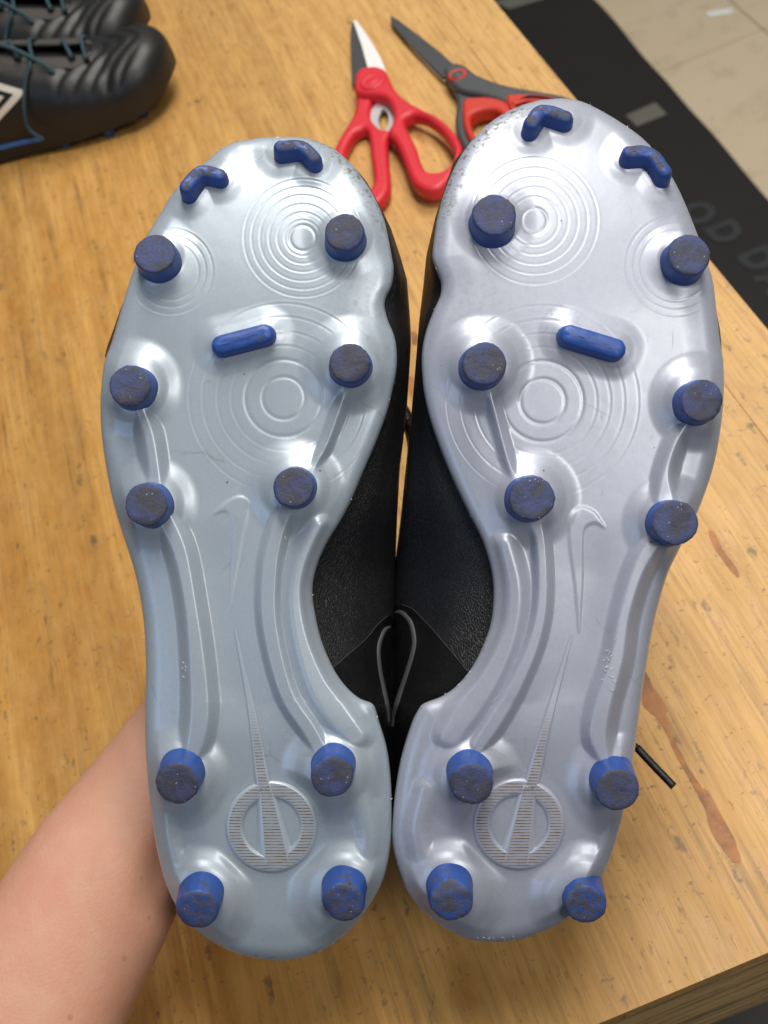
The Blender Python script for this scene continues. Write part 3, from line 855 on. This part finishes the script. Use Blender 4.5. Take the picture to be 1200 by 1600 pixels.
# ------------------------------------------------------------------ the arm and hand
def build_arm():
    path = [(-190,1990,.400,190),(-70,1790,.420,172),(20,1625,.432,154),(80,1512,.441,143),(124,1437,.447,136),(166,1362,.453,128),(204,1302,.459,118),(244,1243,.464,110),(286,1188,.470,108),(330,1135,.477,112)]
    C = catmull([p for p in path], 5)
    vs, fs = [], []; n = 40
    for i, (px, py, d, hw) in enumerate(C):
        a = at(*C[max(i-1, 0)][:3]); b = at(*C[min(i+1, len(C)-1)][:3]); t = (b-a).normalized()
        c = at(px, py, d); side = t.cross(fwd).normalized(); up = side.cross(t).normalized()
        R = hw/F_PX*d; thick = R*np.interp(i/len(C), [0, .5, .8, 1], [.86, .80, .66, .46])
        for k in range(n):
            th = 2*math.pi*k/n; cs, sn = math.cos(th), math.sin(th)
            e = .92
            x = abs(cs)**e*math.copysign(1, cs); y = abs(sn)**e*math.copysign(1, sn)
            vs.append(c+side*(x*R)+up*(y*thick))
    for i in range(len(C)-1):
        for k in range(n):
            k2 = (k+1) % n; fs.append((i*n+k, i*n+k2, (i+1)*n+k2, (i+1)*n+k))
    fs.append(tuple(range(n-1, -1, -1))); fs.append(tuple((len(C)-1)*n+k for k in range(n)))
    def blob(pts, radii, nn=16):
        P = catmull([(*tuple(at(*p)), r) for p, r in zip(pts, radii)], 5)
        v2, f2 = tube([p[:3] for p in P], [p[3] for p in P], nn)
        o = len(vs); vs.extend(v2); fs.extend([tuple(x+o for x in f) for f in f2])
    # palm behind the heels, four fingers and a thumb curled round the collars
    for k, (x0, y0, x1, y1) in enumerate([(300,1150,430,1010),(320,1160,450,1050),(330,1180,460,1095),(340,1200,460,1140)]):
        blob([(x0, y0, .478), ((x0+x1)/2, (y0+y1)/2, .482), (x1, y1, .486)], [.014, .0145, .012])
    fingers = [([(430,1010,.486),(520,975,.49),(590,965,.486),(640,972,.472)], [.0105,.0098,.009,.0075]),
               ([(450,1050,.486),(545,1025,.492),(625,1020,.49),(690,1030,.474)], [.011,.010,.0092,.0078]),
               ([(460,1095,.486),(550,1078,.492),(625,1078,.49),(685,1090,.474)], [.0105,.0098,.009,.0075]),
               ([(460,1140,.486),(535,1130,.491),(595,1134,.489),(635,1146,.477)], [.0095,.0085,.0078,.0066])]
    for pts, rd in fingers: blob(pts, rd)
    blob([(300,1120,.478),(345,1040,.476),(400,980,.468),(440,950,.462)], [.015,.0125,.0105,.008])
    me = mesh(vs, fs)
    o = bpy.data.objects.new('tmp', me); COL.objects.link(o)
    m = o.modifiers.new('r', 'REMESH'); m.mode = 'VOXEL'; m.voxel_size = .0021; m.use_smooth_shade = True
    m2 = o.modifiers.new('s', 'SMOOTH'); m2.iterations = 9; m2.factor = .6
    dg = bpy.context.evaluated_depsgraph_get(); me2 = bpy.data.meshes.new_from_object(o.evaluated_get(dg))
    bpy.data.objects.remove(o)
    # wrist tendon hollow
    hp = at(238, 1378, .42)
    for v in me2.vertices:
        r = v.co-hp; al = r.dot((at(250, 1330, .42)-at(226, 1420, .42)).normalized()); rad = (r-r.dot(fwd)*fwd); dd = rad.length
        ac = math.sqrt(max(0, dd*dd-al*al))
        v.co += fwd*(.0035*math.exp(-(ac/.006)**2-(al/.014)**2))
    base = at(88, 1506, .441)
    for v in me2.vertices: v.co -= base
    me2.materials.clear()
    a = link('person', me2, MAT['skin'], None, True, label='bare forearm reaching up from the lower left corner, hand hidden behind the boots', category='person')
    a.location = base
    return a
build_arm()

# ------------------------------------------------------------------ workbench
XR, YF = 0.232, 0.116
bench = empty('workbench', Vector((-.2, .6, -.9)), None, label='worn yellow wooden workbench top with orange filler patches under the boots', category='workbench')
def child_box(name, x0, x1, y0, y1, z0, z1, mat, parent, bev=.0006):
    bm = bmesh.new(); bmesh.ops.create_cube(bm, size=1)
    for v in bm.verts: v.co = Vector(((x0+x1)/2+v.co.x*(x1-x0), (y0+y1)/2+v.co.y*(y1-y0), (z0+z1)/2+v.co.z*(z1-z0)))
    if bev > 0: bmesh.ops.bevel(bm, geom=list(bm.edges), offset=bev, segments=2, affect='EDGES')
    pl = parent.location if parent else Vector()
    for v in bm.verts: v.co -= pl
    me = bpy.data.meshes.new('m'); bm.to_mesh(me); bm.free()
    return link(name, me, mat, parent, False)
x = XR; i = 0
rb = random.Random(21)
while x > -.78:
    w = rb.uniform(.036, .052); 
    child_box('plank', x-w+.00001, x-.00001, YF, 1.75, -.007, rb.uniform(-.00008, .00008), MAT['wood'], bench, .0006 if i == 0 else 0); x -= w; i += 1
child_box('edge_board', -.78, XR-.001, YF+.0010, YF+.03, -.080, -.0074, MAT['wood_end'], bench, .001)
child_box('edge_board', XR-.03, XR-.0015, YF+.0305, 1.75, -.080, -.0074, MAT['wood_end'], bench, .001)
for lx in (XR-.20, -.70):
    for ly in (YF+.45, 1.62): child_box('leg', lx, lx+.07, ly, ly+.07, -.893, -.0074, MAT['wood_end'], bench, .002)

def filler_material():
    M = NT('orange_wood_filler'); g = M.n('ShaderNodeNewGeometry').outputs['Position']
    c = M.mix(M.noise(g, 90, 4, .7), (.29, .092, .014), (.50, .20, .042))
    c = M.mix(M.ramp(M.noise(g, 260, 5, .7), [(.45, 0.0), (.7, .5)]), c, (.30, .19, .10))
    c = M.mix(M.ramp(M.noise(g, 38, 5, .7), [(.46, 0.0), (.62, .7)]), c, (.13, .055, .018))
    M.p(Base_Color=c, Roughness=.55, Normal=M.bump(M.noise(g, 400, 4), .3, .0005)); return M.m
MAT['filler'] = filler_material()
def patch(pts):
    pa = np.array(pts, float); c0 = pa.mean(0); ax = np.linalg.svd(pa-c0)[2][0]
    q2 = []
    for p in pa:
        al = ((p-c0) @ ax); o = (p-c0)-al*ax
        near = pa[np.abs((pa-c0) @ ax-al) < 26]-c0; mo = (near-np.outer(near @ ax, ax)).mean(0)
        q2.append(c0+al*ax+mo+(o-mo)*.78)
    P = catmull(q2, 3, True); vs = [Vector(on_plane(p[0]+random.uniform(-1.3, 1.3), p[1], .0002))-bench.location for p in P]
    n = len(vs); vs2 = [v-Vector((0, 0, .0012)) for v in vs]
    me = mesh(vs+vs2, [tuple(range(n-1, -1, -1))]+[(i, (i+1) % n, n+(i+1) % n, n+i) for i in range(n)])
    link('filler_patch', me, MAT['filler'], bench, False)
patch([(1008,1043),(1024,1070),(1046,1104),(1043,1120),(1058,1165),(1082,1205),(1098,1232),(1104,1230),(1125,1262),(1150,1310),(1160,1343),(1148,1348),(1138,1343),(1112,1300),(1100,1270),(1086,1238),(1062,1195),(1030,1130),(1016,1116),(1000,1098),(998,1060)])
patch([(1106,832),(1114,830),(1128,852),(1136,866),(1157,895),(1152,902),(1138,888),(1118,862)])
patch([(640,520),(652,520),(655,536),(643,538)])
patch([(632,592),(648,590),(652,612),(640,618)])

# ------------------------------------------------------------------ scissors
MAT['red_plastic'] = simple('red_plastic', (.60, .020, .034), .46, nscale=90, var=.08, bump=.1)
MAT['orange_red'] = simple('orange_red_rubber', (.52, .030, .014), .55, nscale=90, var=.08)
MAT['grey_plastic'] = simple('dark_grey_plastic', (.055, .057, .062), .5, nscale=90)
MAT['steel'] = simple('brushed_steel', (.62, .62, .63), .38, .5, nscale=200, var=.1)
MAT['steel_reflect'] = simple('steel_painted_reflection', (.93, .92, .90), .40, .35, nscale=200, var=.04)  # white reflection on the blade put into its colour
MAT['blade_dark'] = simple('dark_blade_steel', (.060, .061, .066), .42, .15, nscale=120)  # plain dark blade colour

def curve_part(name, loops, z, ext, bev, mat, parent, sc, off, smooth_pts=True, res=2):
    cu = bpy.data.curves.new('c', 'CURVE'); cu.dimensions = '2D'; cu.fill_mode = 'BOTH'
    org = parent.matrix_world.translation
    for lp in loops:
        P = catmull(lp, 4, True) if smooth_pts else np.array(lp, float)
        sp = cu.splines.new('POLY'); sp.points.add(len(P)-1); sp.use_cyclic_u = True
        for p, q_ in zip(sp.points, P):
            w = on_plane(off[0]+q_[0]/sc, off[1]+q_[1]/sc, z)-org; p.co = (w.x, w.y, 0, 1)
    cu.extrude = ext; cu.bevel_depth = bev; cu.bevel_resolution = res; cu.offset = -bev
    o = bpy.data.objects.new('t', cu); COL.objects.link(o)
    me = bpy.data.meshes.new_from_object(o.evaluated_get(bpy.context.evaluated_depsgraph_get()))
    bpy.data.objects.remove(o)
    me.transform(Matrix.Translation((0, 0, z-org.z)))
    me.materials.clear()
    ob = link(name, me, mat, parent, True)
    try: me.set_sharp_from_angle(angle=math.radians(50))
    except Exception: pass
    return ob

S1 = empty('scissors', on_plane(590, 180, 0), None, label='red handled kitchen scissors with one blade coloured bright by reflection, open on the bench top', category='scissors')
bpy.context.view_layer.update()
Z, O = 4.615, (500, 20)
curve_part('blade', [[(235,62),(222,150),(224,300),(234,520),(350,520),(342,420),(300,250),(252,95)]], .0045, .0008, .0003, MAT['blade_dark'], S1, Z, O, False)
curve_part('blade', [[(238,60),(268,66),(330,150),(385,235),(440,330),(482,440),(440,560),(350,560),(352,430),(302,245)]], .0068, .0007, .0003, MAT['steel_reflect'], S1, Z, O, False)
curve_part('handle', [[(272,600),(268,690),(245,780),(190,870),(120,1000),(90,1100),(85,1250),(130,1340),(250,1400),(380,1420),(455,1385),(503,1310),(510,1230),(497,1080),(492,960),(520,890),(440,868),(372,790),(372,700),(385,620)],
    [(352,885),(280,888),(230,950),(190,1050),(180,1200),(230,1300),(320,1335),(380,1290),(395,1220),(378,1080)]], .0062, .0018, .0034, MAT['red_plastic'], S1, Z, O)
curve_part('handle', [[(262,510),(285,455),(340,430),(420,425),(480,450),(510,510),(545,580),(620,660),(740,730),(860,790),(960,880),(1030,990),(1020,1100),(960,1220),(880,1300),(790,1320),(700,1280),(650,1200),(600,1060),(550,960),(500,900),(532,830),(537,750),(500,672),(430,632),(272,615)],
    [(618,815),(680,772),(780,800),(880,880),(950,980),(980,1060),(950,1130),(900,1175),(850,1190),(780,1180),(740,1120),(700,1000),(650,900)]], .0105, .0022, .0034, MAT['red_plastic'], S1, Z, O)
# pivot dome and the serrated steel insert
def disc(name, px, py, z, r, h, mat, parent, seg=32):
    c = on_plane(px, py, z)-parent.matrix_world.translation; vs, fs = [], []
    pr = [(1, -h), (1, .0), (.93, h*.6), (.75, h*.8), (.62, h*.35), (.5, h*.5), (.02, h*.9)]
    for a_, z_ in pr:
        for k in range(seg): vs.append((c.x+r*a_*math.cos(2*math.pi*k/seg), c.y+r*a_*math.sin(2*math.pi*k/seg), c.z+z_))
    for j in range(len(pr)-1):
        for k in range(seg): fs.append((j*seg+k, j*seg+(k+1) % seg, (j+1)*seg+(k+1) % seg, (j+1)*seg+k))
    return link(name, mesh(vs, fs), mat, parent)
disc('pivot', 500+378/Z, 20+498/Z, .0162, .0098, .0016, MAT['red_plastic'], S1)
outer = [(455+88*math.cos(t)*1.0, 768+118*math.sin(t)) for t in np.linspace(0, 2*math.pi, 40, endpoint=False)]
inner = []
for k in range(56):
    t = 2*math.pi*k/56; rr_ = 1.0 if k % 2 else 1.16
    inner.append((462+34*rr_*math.cos(t), 785+72*rr_*math.sin(t)))
curve_part('serrated_insert', [outer, inner], .0050, .0016, .0002, MAT['steel'], S1, Z, O, False)

S2 = empty('scissors', on_plane(715, 118, 0), None, label='dark grey scissors with orange-red lined grips, partly hidden behind the right boot toe', category='scissors')
bpy.context.view_layer.update()
curve_part('blade', [[(508,28),(560,55),(720,175),(860,285),(985,395),(960,470),(880,470),(800,385),(680,265),(580,155),(515,80)]], .0050, .0008, .0004, MAT['blade_dark'], S2, Z, O, False)
curve_part('blade', [[(512,40),(545,60),(700,220),(880,400),(960,440),(900,500),(850,460),(690,290),(560,130)]], .0028, .0006, .0003, MAT['steel'], S2, Z, O, False)
Z8, O8 = 2.857, (480, 0)
curve_part('grip', [[(615,330),(650,305),(700,308),(760,352),(860,392),(960,415),(1060,432),(1180,460),(1290,540),(1330,640),(1270,730),(1150,740),(1040,680),(960,600),(900,520),(860,470),(760,440),(690,425),(640,385)],
    [(920,490),(980,470),(1080,480),(1180,520),(1250,600),(1210,670),(1130,670),(1040,610),(960,540)]], .0095, .0018, .0028, MAT['grey_plastic'], S2, Z8, O8)
curve_part('grip_liner', [[(890,455),(970,442),(1090,452),(1200,495),(1280,590),(1240,700),(1130,705),(1020,640),(940,560)],
    [(935,490),(985,478),(1080,486),(1180,526),(1245,600),(1205,662),(1130,662),(1045,605),(970,540)]], .0112, .0022, .0026, MAT['orange_red'], S2, Z8, O8)
curve_part('grip', [[(650,385),(700,400),(790,420),(900,450),(960,520),(960,620),(900,720),(810,750),(720,700),(680,640),(664,560),(672,470)],
    [(735,590),(720,520),(780,490),(870,500),(905,560),(880,640),(820,680),(755,650)]], .0055, .0018, .0028, MAT['grey_plastic'], S2, Z8, O8)
curve_part('grip_liner', [[(700,480),(740,462),(830,462),(905,492),(935,570),(900,670),(820,710),(750,675),(705,590)],
    [(740,590),(738,545),(780,520),(850,520),(885,570),(865,635),(815,668),(765,642)]], .0085, .0030, .0028, MAT['orange_red'], S2, Z8, O8)
disc('pivot_ring', 714.5, 116.5, .0142, .0068, .0012, MAT['orange_red'], S2)
disc('pivot', 714.5, 116.5, .0150, .0046, .0012, MAT['grey_plastic'], S2)

# ------------------------------------------------------------------ background boots
MAT['boot_leather'] = None
def bg_leather():
    M = NT('soft_black_leather'); v = M.coord()
    M.p(Base_Color=M.mix(M.noise(v, 30, 3), (.006, .006, .006), (.013, .0125, .012)), Roughness=.43,
        Normal=M.bump(M.noise(v, 300, 4), .2, .0006)); return M.m
MAT['bl'] = bg_leather()
MAT['suede'] = simple('grey_brown_microfibre', (.045, .040, .036), .75, nscale=120)
MAT['teal'] = simple('dark_teal_lace', (.016, .050, .064), .7, nscale=500, bump=.5)
MAT['blueplate'] = simple('blue_sole_plastic', (.03, .13, .36), .4)
MAT['white_print'] = simple('cream_printed_mark', (.74, .71, .62), .5)
MAT['hole'] = simple('dark_shoe_interior', (.003, .003, .003), .95)

def bg_boot(origin, heading, label, mark):
    L = .275; SC = .93
    origin = origin+Vector((0, 0, .0035)); root = empty('football_boot', origin, Matrix.Rotation(heading, 3, 'Z'), label=label, category='football boot', group='boots resting on the bench')
    root.scale = (SC, SC, SC)
    xs = np.concatenate([np.linspace(0, .03, 10)[:-1], np.linspace(.03, .235, 120)[:-1], .235+.04*np.sin(np.linspace(0, math.pi/2, 34))])
    hw = np.interp(xs, [0, .01, .03, .08, .13, .18, .215, .245, .262, .272, .275], [.012, .024, .031, .032, .036, .046, .0475, .0430, .0335, .020, .004])
    hg = np.interp(xs, [0, .015, .05, .10, .14, .17, .20, .23, .255, .270, .275], [.07, .084, .088, .080, .072, .062, .053, .045, .036, .024, .010])
    uu = np.clip((xs-.225)/.05, 0, 1); cc_ = np.sqrt(1-uu**2+1e-6)
    hw = np.where(xs > .225, .0465*cc_+.0015, hw); hg = np.where(xs > .225, .014+.033*cc_, hg); hg = hg*.86-.004*sstep(.12, .2, xs)
    ker = np.ones(5)/5; hw[6:-6] = np.convolve(hw, ker, 'same')[6:-6]; hg[6:-6] = np.convolve(hg, ker, 'same')[6:-6]
    N = 56; th = np.linspace(-.18, math.pi+.18, N)
    X = np.repeat(xs[:, None], N, 1)
    cs, sn = np.cos(th)[None, :], np.sin(th)[None, :]
    y = hw[:, None]*np.sign(cs)*np.abs(cs)**.75
    z0 = .016+.010*sstep(.22, .275, xs)[:, None]
    z = z0+np.maximum(hg[:, None]-.0*z0, .004)*np.sign(sn)*np.abs(sn)**.80
    # pressed flutes across the vamp
    ph_ = (X-.165+.8*np.abs(y))
    fl = .5+.5*np.cos(ph_*2*math.pi/.0135+.5*np.sin(X*120+y*50))
    win = sstep(.205, .214, X+.9*np.abs(y))*(1-sstep(.250, .264, X+.35*np.abs(y)))*sstep(.30, .65, np.abs(sn))
    z = z-.0019*(1-fl)**2*win
    # throat: flatten and sink where the laces run
    P = np.stack([X, y, z], -1)
    faces = {'upper': [], 'toe_cap': []}
    mid = lambda i, j: (abs(y[i, j]) < .0105+.004*math.sin(xs[i]*30)+.002 and xs[i] < .204 and sn[0, j] > 0)
    for i in range(len(xs)-1):
        for j in range(N-1):
            if mid(i, j) and xs[i] > .012: continue
            q4 = (i*N+j, (i+1)*N+j, (i+1)*N+j+1, i*N+j+1)
            faces['upper'].append(q4)
    o = link('upper', mesh(P.reshape(-1, 3), faces['upper']), MAT['bl'], root)
    # tongue under the lacing gap
    vs, fs = [], []; tx = np.linspace(.02, .210, 32)
    for i, x_ in enumerate(tx):
        h_ = np.interp(x_, xs, hg)+.016-.006
        for k in range(7):
            yy = (k-3)/3*.017; vs.append((x_, yy, h_-abs(yy)*.25))
    for i in range(len(tx)-1):
        for k in range(6): fs.append((i*7+k, (i+1)*7+k, (i+1)*7+k+1, i*7+k+1))
    link('tongue', mesh(vs, fs), MAT['hole'], root)
    def surf(x_, yy, off=.0012):
        h_ = np.interp(x_, xs, hg); w_ = np.interp(x_, xs, hw); cz = min(.999, abs(yy)/w_)**(1/.75)
        s_ = math.sqrt(max(0, 1-cz*cz)); return Vector((x_, yy, .016+h_*s_**.80+off))
    # eyestays and eyelets, lace bars
    for sd in (-1, 1):
        vs, fs = [], []; ex = np.linspace(.035, .214, 34)
        for i, x_ in enumerate(ex):
            for k in range(5): 
                ef = math.sqrt(max(.02, 1-max(0, (x_-.192)/.0225)**2)); yy = sd*(.0035+.007*ef+.0035*k*ef+ (0.0015*math.sin(x_*160) if k == 4 else 0)); vs.append(surf(x_, yy, .0013 if 0 < k < 4 else .0003))
        for i in range(len(ex)-1):
            for k in range(4): fs.append((i*5+k, (i+1)*5+k, (i+1)*5+k+1, i*5+k+1))
        link('eyestay', mesh(vs, fs), MAT['suede'], root)
    for k, x_ in enumerate(np.arange(.046, .213, .0205)):
        sl = .010 if k % 2 else -.002
        a, b = surf(x_, -.016, .003), surf(x_+sl, .016, .003)
        if k % 2: a.x, b.x = b.x, a.x
        m_ = (a+b)/2+Vector((0, 0, .006))
        vs, fs = tube([Vector(p) for p in catmull([a-Vector((0, 0, .003)), a, m_, b, b-Vector((0, 0, .003))], 5)], .0017, 8); link('lace', mesh(vs, fs), MAT['teal'], root)
        for e_ in (a, b):
            vs, fs = tube([e_+Vector((0, 0, -.0030)), e_+Vector((0, 0, -.0012))], .0030, 12); link('eyelet', mesh(vs, fs), MAT['hole'], root)
    # loose lace end falling over the near side
    s0 = surf(.166, -.016, .004)
    P2 = [s0, surf(.168, -.026, .008), surf(.160, -.034, .006), Vector((.152, -.045, .046)), Vector((.148, -.0490, .030)), Vector((.156, -.052, .018))]
    vs, fs = tube([Vector(p) for p in catmull([tuple(p) for p in P2], 6)], .0015, 8); link('lace', mesh(vs, fs), MAT['teal'], root)
    P2 = [surf(.120, -.004, .004), surf(.150, -.014, .014), surf(.176, -.024, .007), surf(.183, -.028, .001)]
    vs, fs = tube([Vector(p) for p in catmull([tuple(p) for p in P2], 6)], .0018, 8); link('lace', mesh(vs, fs), MAT['teal'], root)
    # welt of the sole plate
    vs, fs = [], []; m = len(xs)
    for sgn_ in (1, -1):
        b0 = len(vs)
        for i in range(m):
            for (dy, zz) in ((.0, .0165), (.0008, .0150), (.0004, .0115), (-.006, .0105)):
                vs.append((xs[i], sgn_*(hw[i]+dy-.0015), zz+.010*float(sstep(.22, .275, xs[i]))))
        for i in range(m-1):
            for k in range(3): fs.append((b0+i*4+k, b0+(i+1)*4+k, b0+(i+1)*4+k+1, b0+i*4+k+1))
    # underside
    b0 = len(vs)
    for i in range(m):
        for k in range(5): vs.append((xs[i], (k-2)/2*max(hw[i]-.006, .001), .0105+.010*float(sstep(.22, .275, xs[i]))))
    for i in range(m-1):
        for k in range(4): fs.append((b0+i*5+k, b0+i*5+k+1, b0+(i+1)*5+k+1, b0+(i+1)*5+k))
    link('sole_plate', mesh(vs, fs), MAT['lining'], root)
    for (x_, yy) in [(.235, -.022), (.235, .022), (.205, -.036), (.205, .036), (.165, -.034), (.165, .034), (.05, -.020), (.05, .020), (.02, -.016), (.02, .016)]:
        zz = .0115+.010*float(sstep(.22, .275, x_))
        vs, fs = tube([(x_, yy, zz), (x_, yy, zz*.4), (x_, yy, -.0033)], [.0062, .0056, .0048], 16); link('stud', mesh(vs, fs), MAT['blueplate'], root)
    # blue inlay strip along the near side of the plate
    vs, fs = [], []
    for i, x_ in enumerate(np.linspace(.04, .150, 20)):
        w_ = np.interp(x_, xs, hw); vs += [(x_, -(w_+.0012), .0160), (x_, -(w_+.0016), .0118)]
    for i in range(19): fs.append((2*i, 2*i+1, 2*i+3, 2*i+2))
    link('blue_strip', mesh(vs, fs), MAT['blueplate'], root)
    if mark:
        # double diamond printed on the near side wall
        def side_pt(x_, h_, off=.0006):
            w_ = np.interp(x_, xs, hw); g_ = np.interp(x_, xs, hg); s_ = min(.98, max(.0, (h_-.016)/g_))**(1/.80)
            c_ = math.sqrt(max(0, 1-s_*s_))**.75; return Vector((x_, -(w_*c_+off), h_+off*.6))
        def band(loop, wd):
            n_ = len(loop); vs, fs = [], []; cxm = sum(p[0] for p in loop)/n_; czm = sum(p[1] for p in loop)/n_
            inn = [(cxm+(p[0]-cxm)*wd, czm+(p[1]-czm)*wd) for p in loop]
            D = 10
            for i in range(n_):
                for t in range(D):
                    f_ = t/D; a = (loop[i][0]*(1-f_)+loop[(i+1) % n_][0]*f_, loop[i][1]*(1-f_)+loop[(i+1) % n_][1]*f_)
                    b = (inn[i][0]*(1-f_)+inn[(i+1) % n_][0]*f_, inn[i][1]*(1-f_)+inn[(i+1) % n_][1]*f_)
                    vs += [side_pt(*a), side_pt(*b)]
            T = n_*D
            for k in range(T): fs.append((2*k, 2*k+1, 2*((k+1) % T)+1, 2*((k+1) % T)))
            return vs, fs
        vs, fs = band([(.157, .054), (.121, .073), (.085, .054), (.121, .035)], .70)
        link('side_mark', mesh(vs, fs), MAT['white_print'], root)
        vs, fs = band([(.1375, .054), (.121, .0632), (.1045, .054), (.121, .0448)], .45)
        link('side_mark', mesh(vs, fs), MAT['white_print'], root)
    return root

tip1 = on_plane(300, 156, 0)
HD1 = math.radians(-11)
d1 = Vector((math.cos(HD1), math.sin(HD1), 0))
bg_boot(tip1-d1*.2558+Vector((0, .020, 0)), HD1, 'black fluted boot with teal laces and white diamond mark, nearer of the resting pair', True)
HD2 = math.radians(-14)
d2 = Vector((math.cos(HD2), math.sin(HD2), 0))
bg_boot(tip1-d2*.2558+Vector((-.006, .106, 0)), HD2, 'black fluted boot behind the one with the white mark, cut by the top edge', False)

# ------------------------------------------------------------------ floor, mat
FZ = -.90
def floor_tile_mat():
    M = NT('beige_floor_tile'); g = M.n('ShaderNodeNewGeometry').outputs['Position']
    c = M.mix(M.noise(g, 3.0, 4, .6), (.64, .51, .34), (.74, .62, .45))
    c = M.mix(M.ramp(M.noise(g, 11, 5, .7), [(.52, 0.0), (.74, .55)]), c, (.36, .28, .175))
    sp = M.ramp(M.noise(g, 45, 4, .7), [(.66, 0.0), (.72, .5)]); c = M.mix(sp, c, (.20, .18, .15))
    rnd = M.n('ShaderNodeObjectInfo').outputs['Random']; br = M.math('ADD', .93, M.math('MULTIPLY', rnd, .10))
    c = M.mix(1.0, c, M.n('ShaderNodeCombineXYZ', ins={0: br, 1: br, 2: br}).outputs[0], 'MULTIPLY')
    M.p(Base_Color=c, Roughness=.45); return M.m
MAT['tile'] = floor_tile_mat()
MAT['mat'] = simple('black_rubber_mat', (.014, .0125, .0115), .7, nscale=8, var=.3)
MAT['mat_grey'] = simple('grey_mat_print', (.034, .037, .042), .7, nscale=30, var=.25)
MAT['mat_pale'] = simple('pale_mat_label', (.16, .155, .13), .6, nscale=30)
MAT['mat_white'] = simple('white_paper', (.85, .85, .82), .6, nscale=30, var=.03)
fl = child_box('floor', -6, 9, -5, 12, FZ-.05, FZ-.006, simple('grout', (.16, .12, .08), .9), None, 0); fl['kind'] = 'structure'
TS = .457
fr = empty('floor_tiling', Vector((0, 0, FZ)), None, kind='structure')
seam_p = on_plane(1175, 30, FZ)     # a seam running away from the viewer passes here
cross_p = on_plane(1085, 90, FZ)
tile_me = None
for ix in range(-4, 5):
    for iy in range(-2, 7):
        x0 = seam_p.x+ix*TS; y0 = cross_p.y-iy*TS+2*TS
        if x0+TS < .55 or x0 > 3.2: continue
        if tile_me is None:
            bm = bmesh.new(); bmesh.ops.create_cube(bm, size=1)
            for v in bm.verts: v.co = Vector((v.co.x*(TS-.0022), v.co.y*(TS-.0022), v.co.z*.006))
            bmesh.ops.bevel(bm, geom=list(bm.edges), offset=.001, segments=1, affect='EDGES')
            tile_me = bpy.data.meshes.new('m'); bm.to_mesh(tile_me); bm.free(); tile_me.materials.append(MAT['tile'])
        o = bpy.data.objects.new('tile', tile_me); COL.objects.link(o); o.parent = fr
        o.location = (x0+TS/2, y0+TS/2, -.003)
# rubber mat, its far edge slightly skewed and frayed
mz = FZ+.006
mr = empty('floor_mat', Vector((.3, 1.5, FZ)), None, label='long black rubber mat with grey printed letters on the floor beside the bench', category='mat')
pts = []
e0, e1 = on_plane(930, 0, mz), on_plane(1200, 311, mz)
dirv = (e1-e0).normalized()
for k in range(-60, 90):
    p = e0+dirv*(k*.05)+Vector((.004*mnoise.noise(Vector((k*.31, 0, 0))), 0, 0)); pts.append(p)
vs = []
for p in pts: vs += [(p.x, p.y, mz), (p.x+.004, p.y, FZ+.0005), (-1.6, p.y, mz)]
fs = []
for k in range(len(pts)-1): fs += [(3*k, 3*k+3, 3*k+5, 3*k+2), (3*k+1, 3*k+4, 3*k+3, 3*k)]
vs = [Vector(v)-mr.location for v in vs]
link('mat_body', mesh(vs, fs), MAT['mat'], mr, False)
def quad_on(name, pxs, z, mat, parent, th=.0012):
    P = [on_plane(*p, z) for p in pxs]; o = parent.location if parent else Vector((0, 0, 0))
    base = Vector(o)
    vs = [p-base for p in P]+[p-base-Vector((0, 0, th)) for p in P]; n = len(P)
    me = mesh(vs, [tuple(range(n))]+[(i, n+i, n+(i+1) % n, (i+1) % n) for i in range(n)])
    return link(name, me, mat, parent, False)
quad_on('mat_label', [(978,180),(1024,160),(1042,178),(995,197)], mz+.002, MAT['mat_pale'], mr)
quad_on('mat_label', [(770,2),(845,-14),(850,-2),(796,14)], mz+.002, MAT['mat_pale'], mr)
def mat_text(txt, px, py, size):
    cu = bpy.data.curves.new('t', 'FONT'); cu.body = txt; cu.size = size; cu.extrude = .0006; cu.offset = size*.05
    cu.align_x = 'CENTER'; cu.align_y = 'CENTER'
    o = bpy.data.objects.new('t', cu); COL.objects.link(o)
    me = bpy.data.meshes.new_from_object(o.evaluated_get(bpy.context.evaluated_depsgraph_get())); bpy.data.objects.remove(o)
    me.materials.clear(); me.transform(Matrix.Rotation(-math.pi/2, 4, 'Z'))
    ob = link('printed_letter', me, MAT['mat_grey'], mr, False); ob.location = on_plane(px, py, mz+.0012)-mr.location
mat_text('O', 1089, 334, .069); mat_text('D', 1130, 363, .069); mat_text('D', 1182, 405, .069); mat_text('A', 1210, 440, .069)
pp = quad_on('paper_scrap', [(1103,18),(1140,12),(1148,20),(1108,27)], FZ+.002, MAT['mat_white'], None, .001)
pp['label'] = 'small white paper scrap lying on the beige floor tiles at top right'; pp['category'] = 'paper scrap'
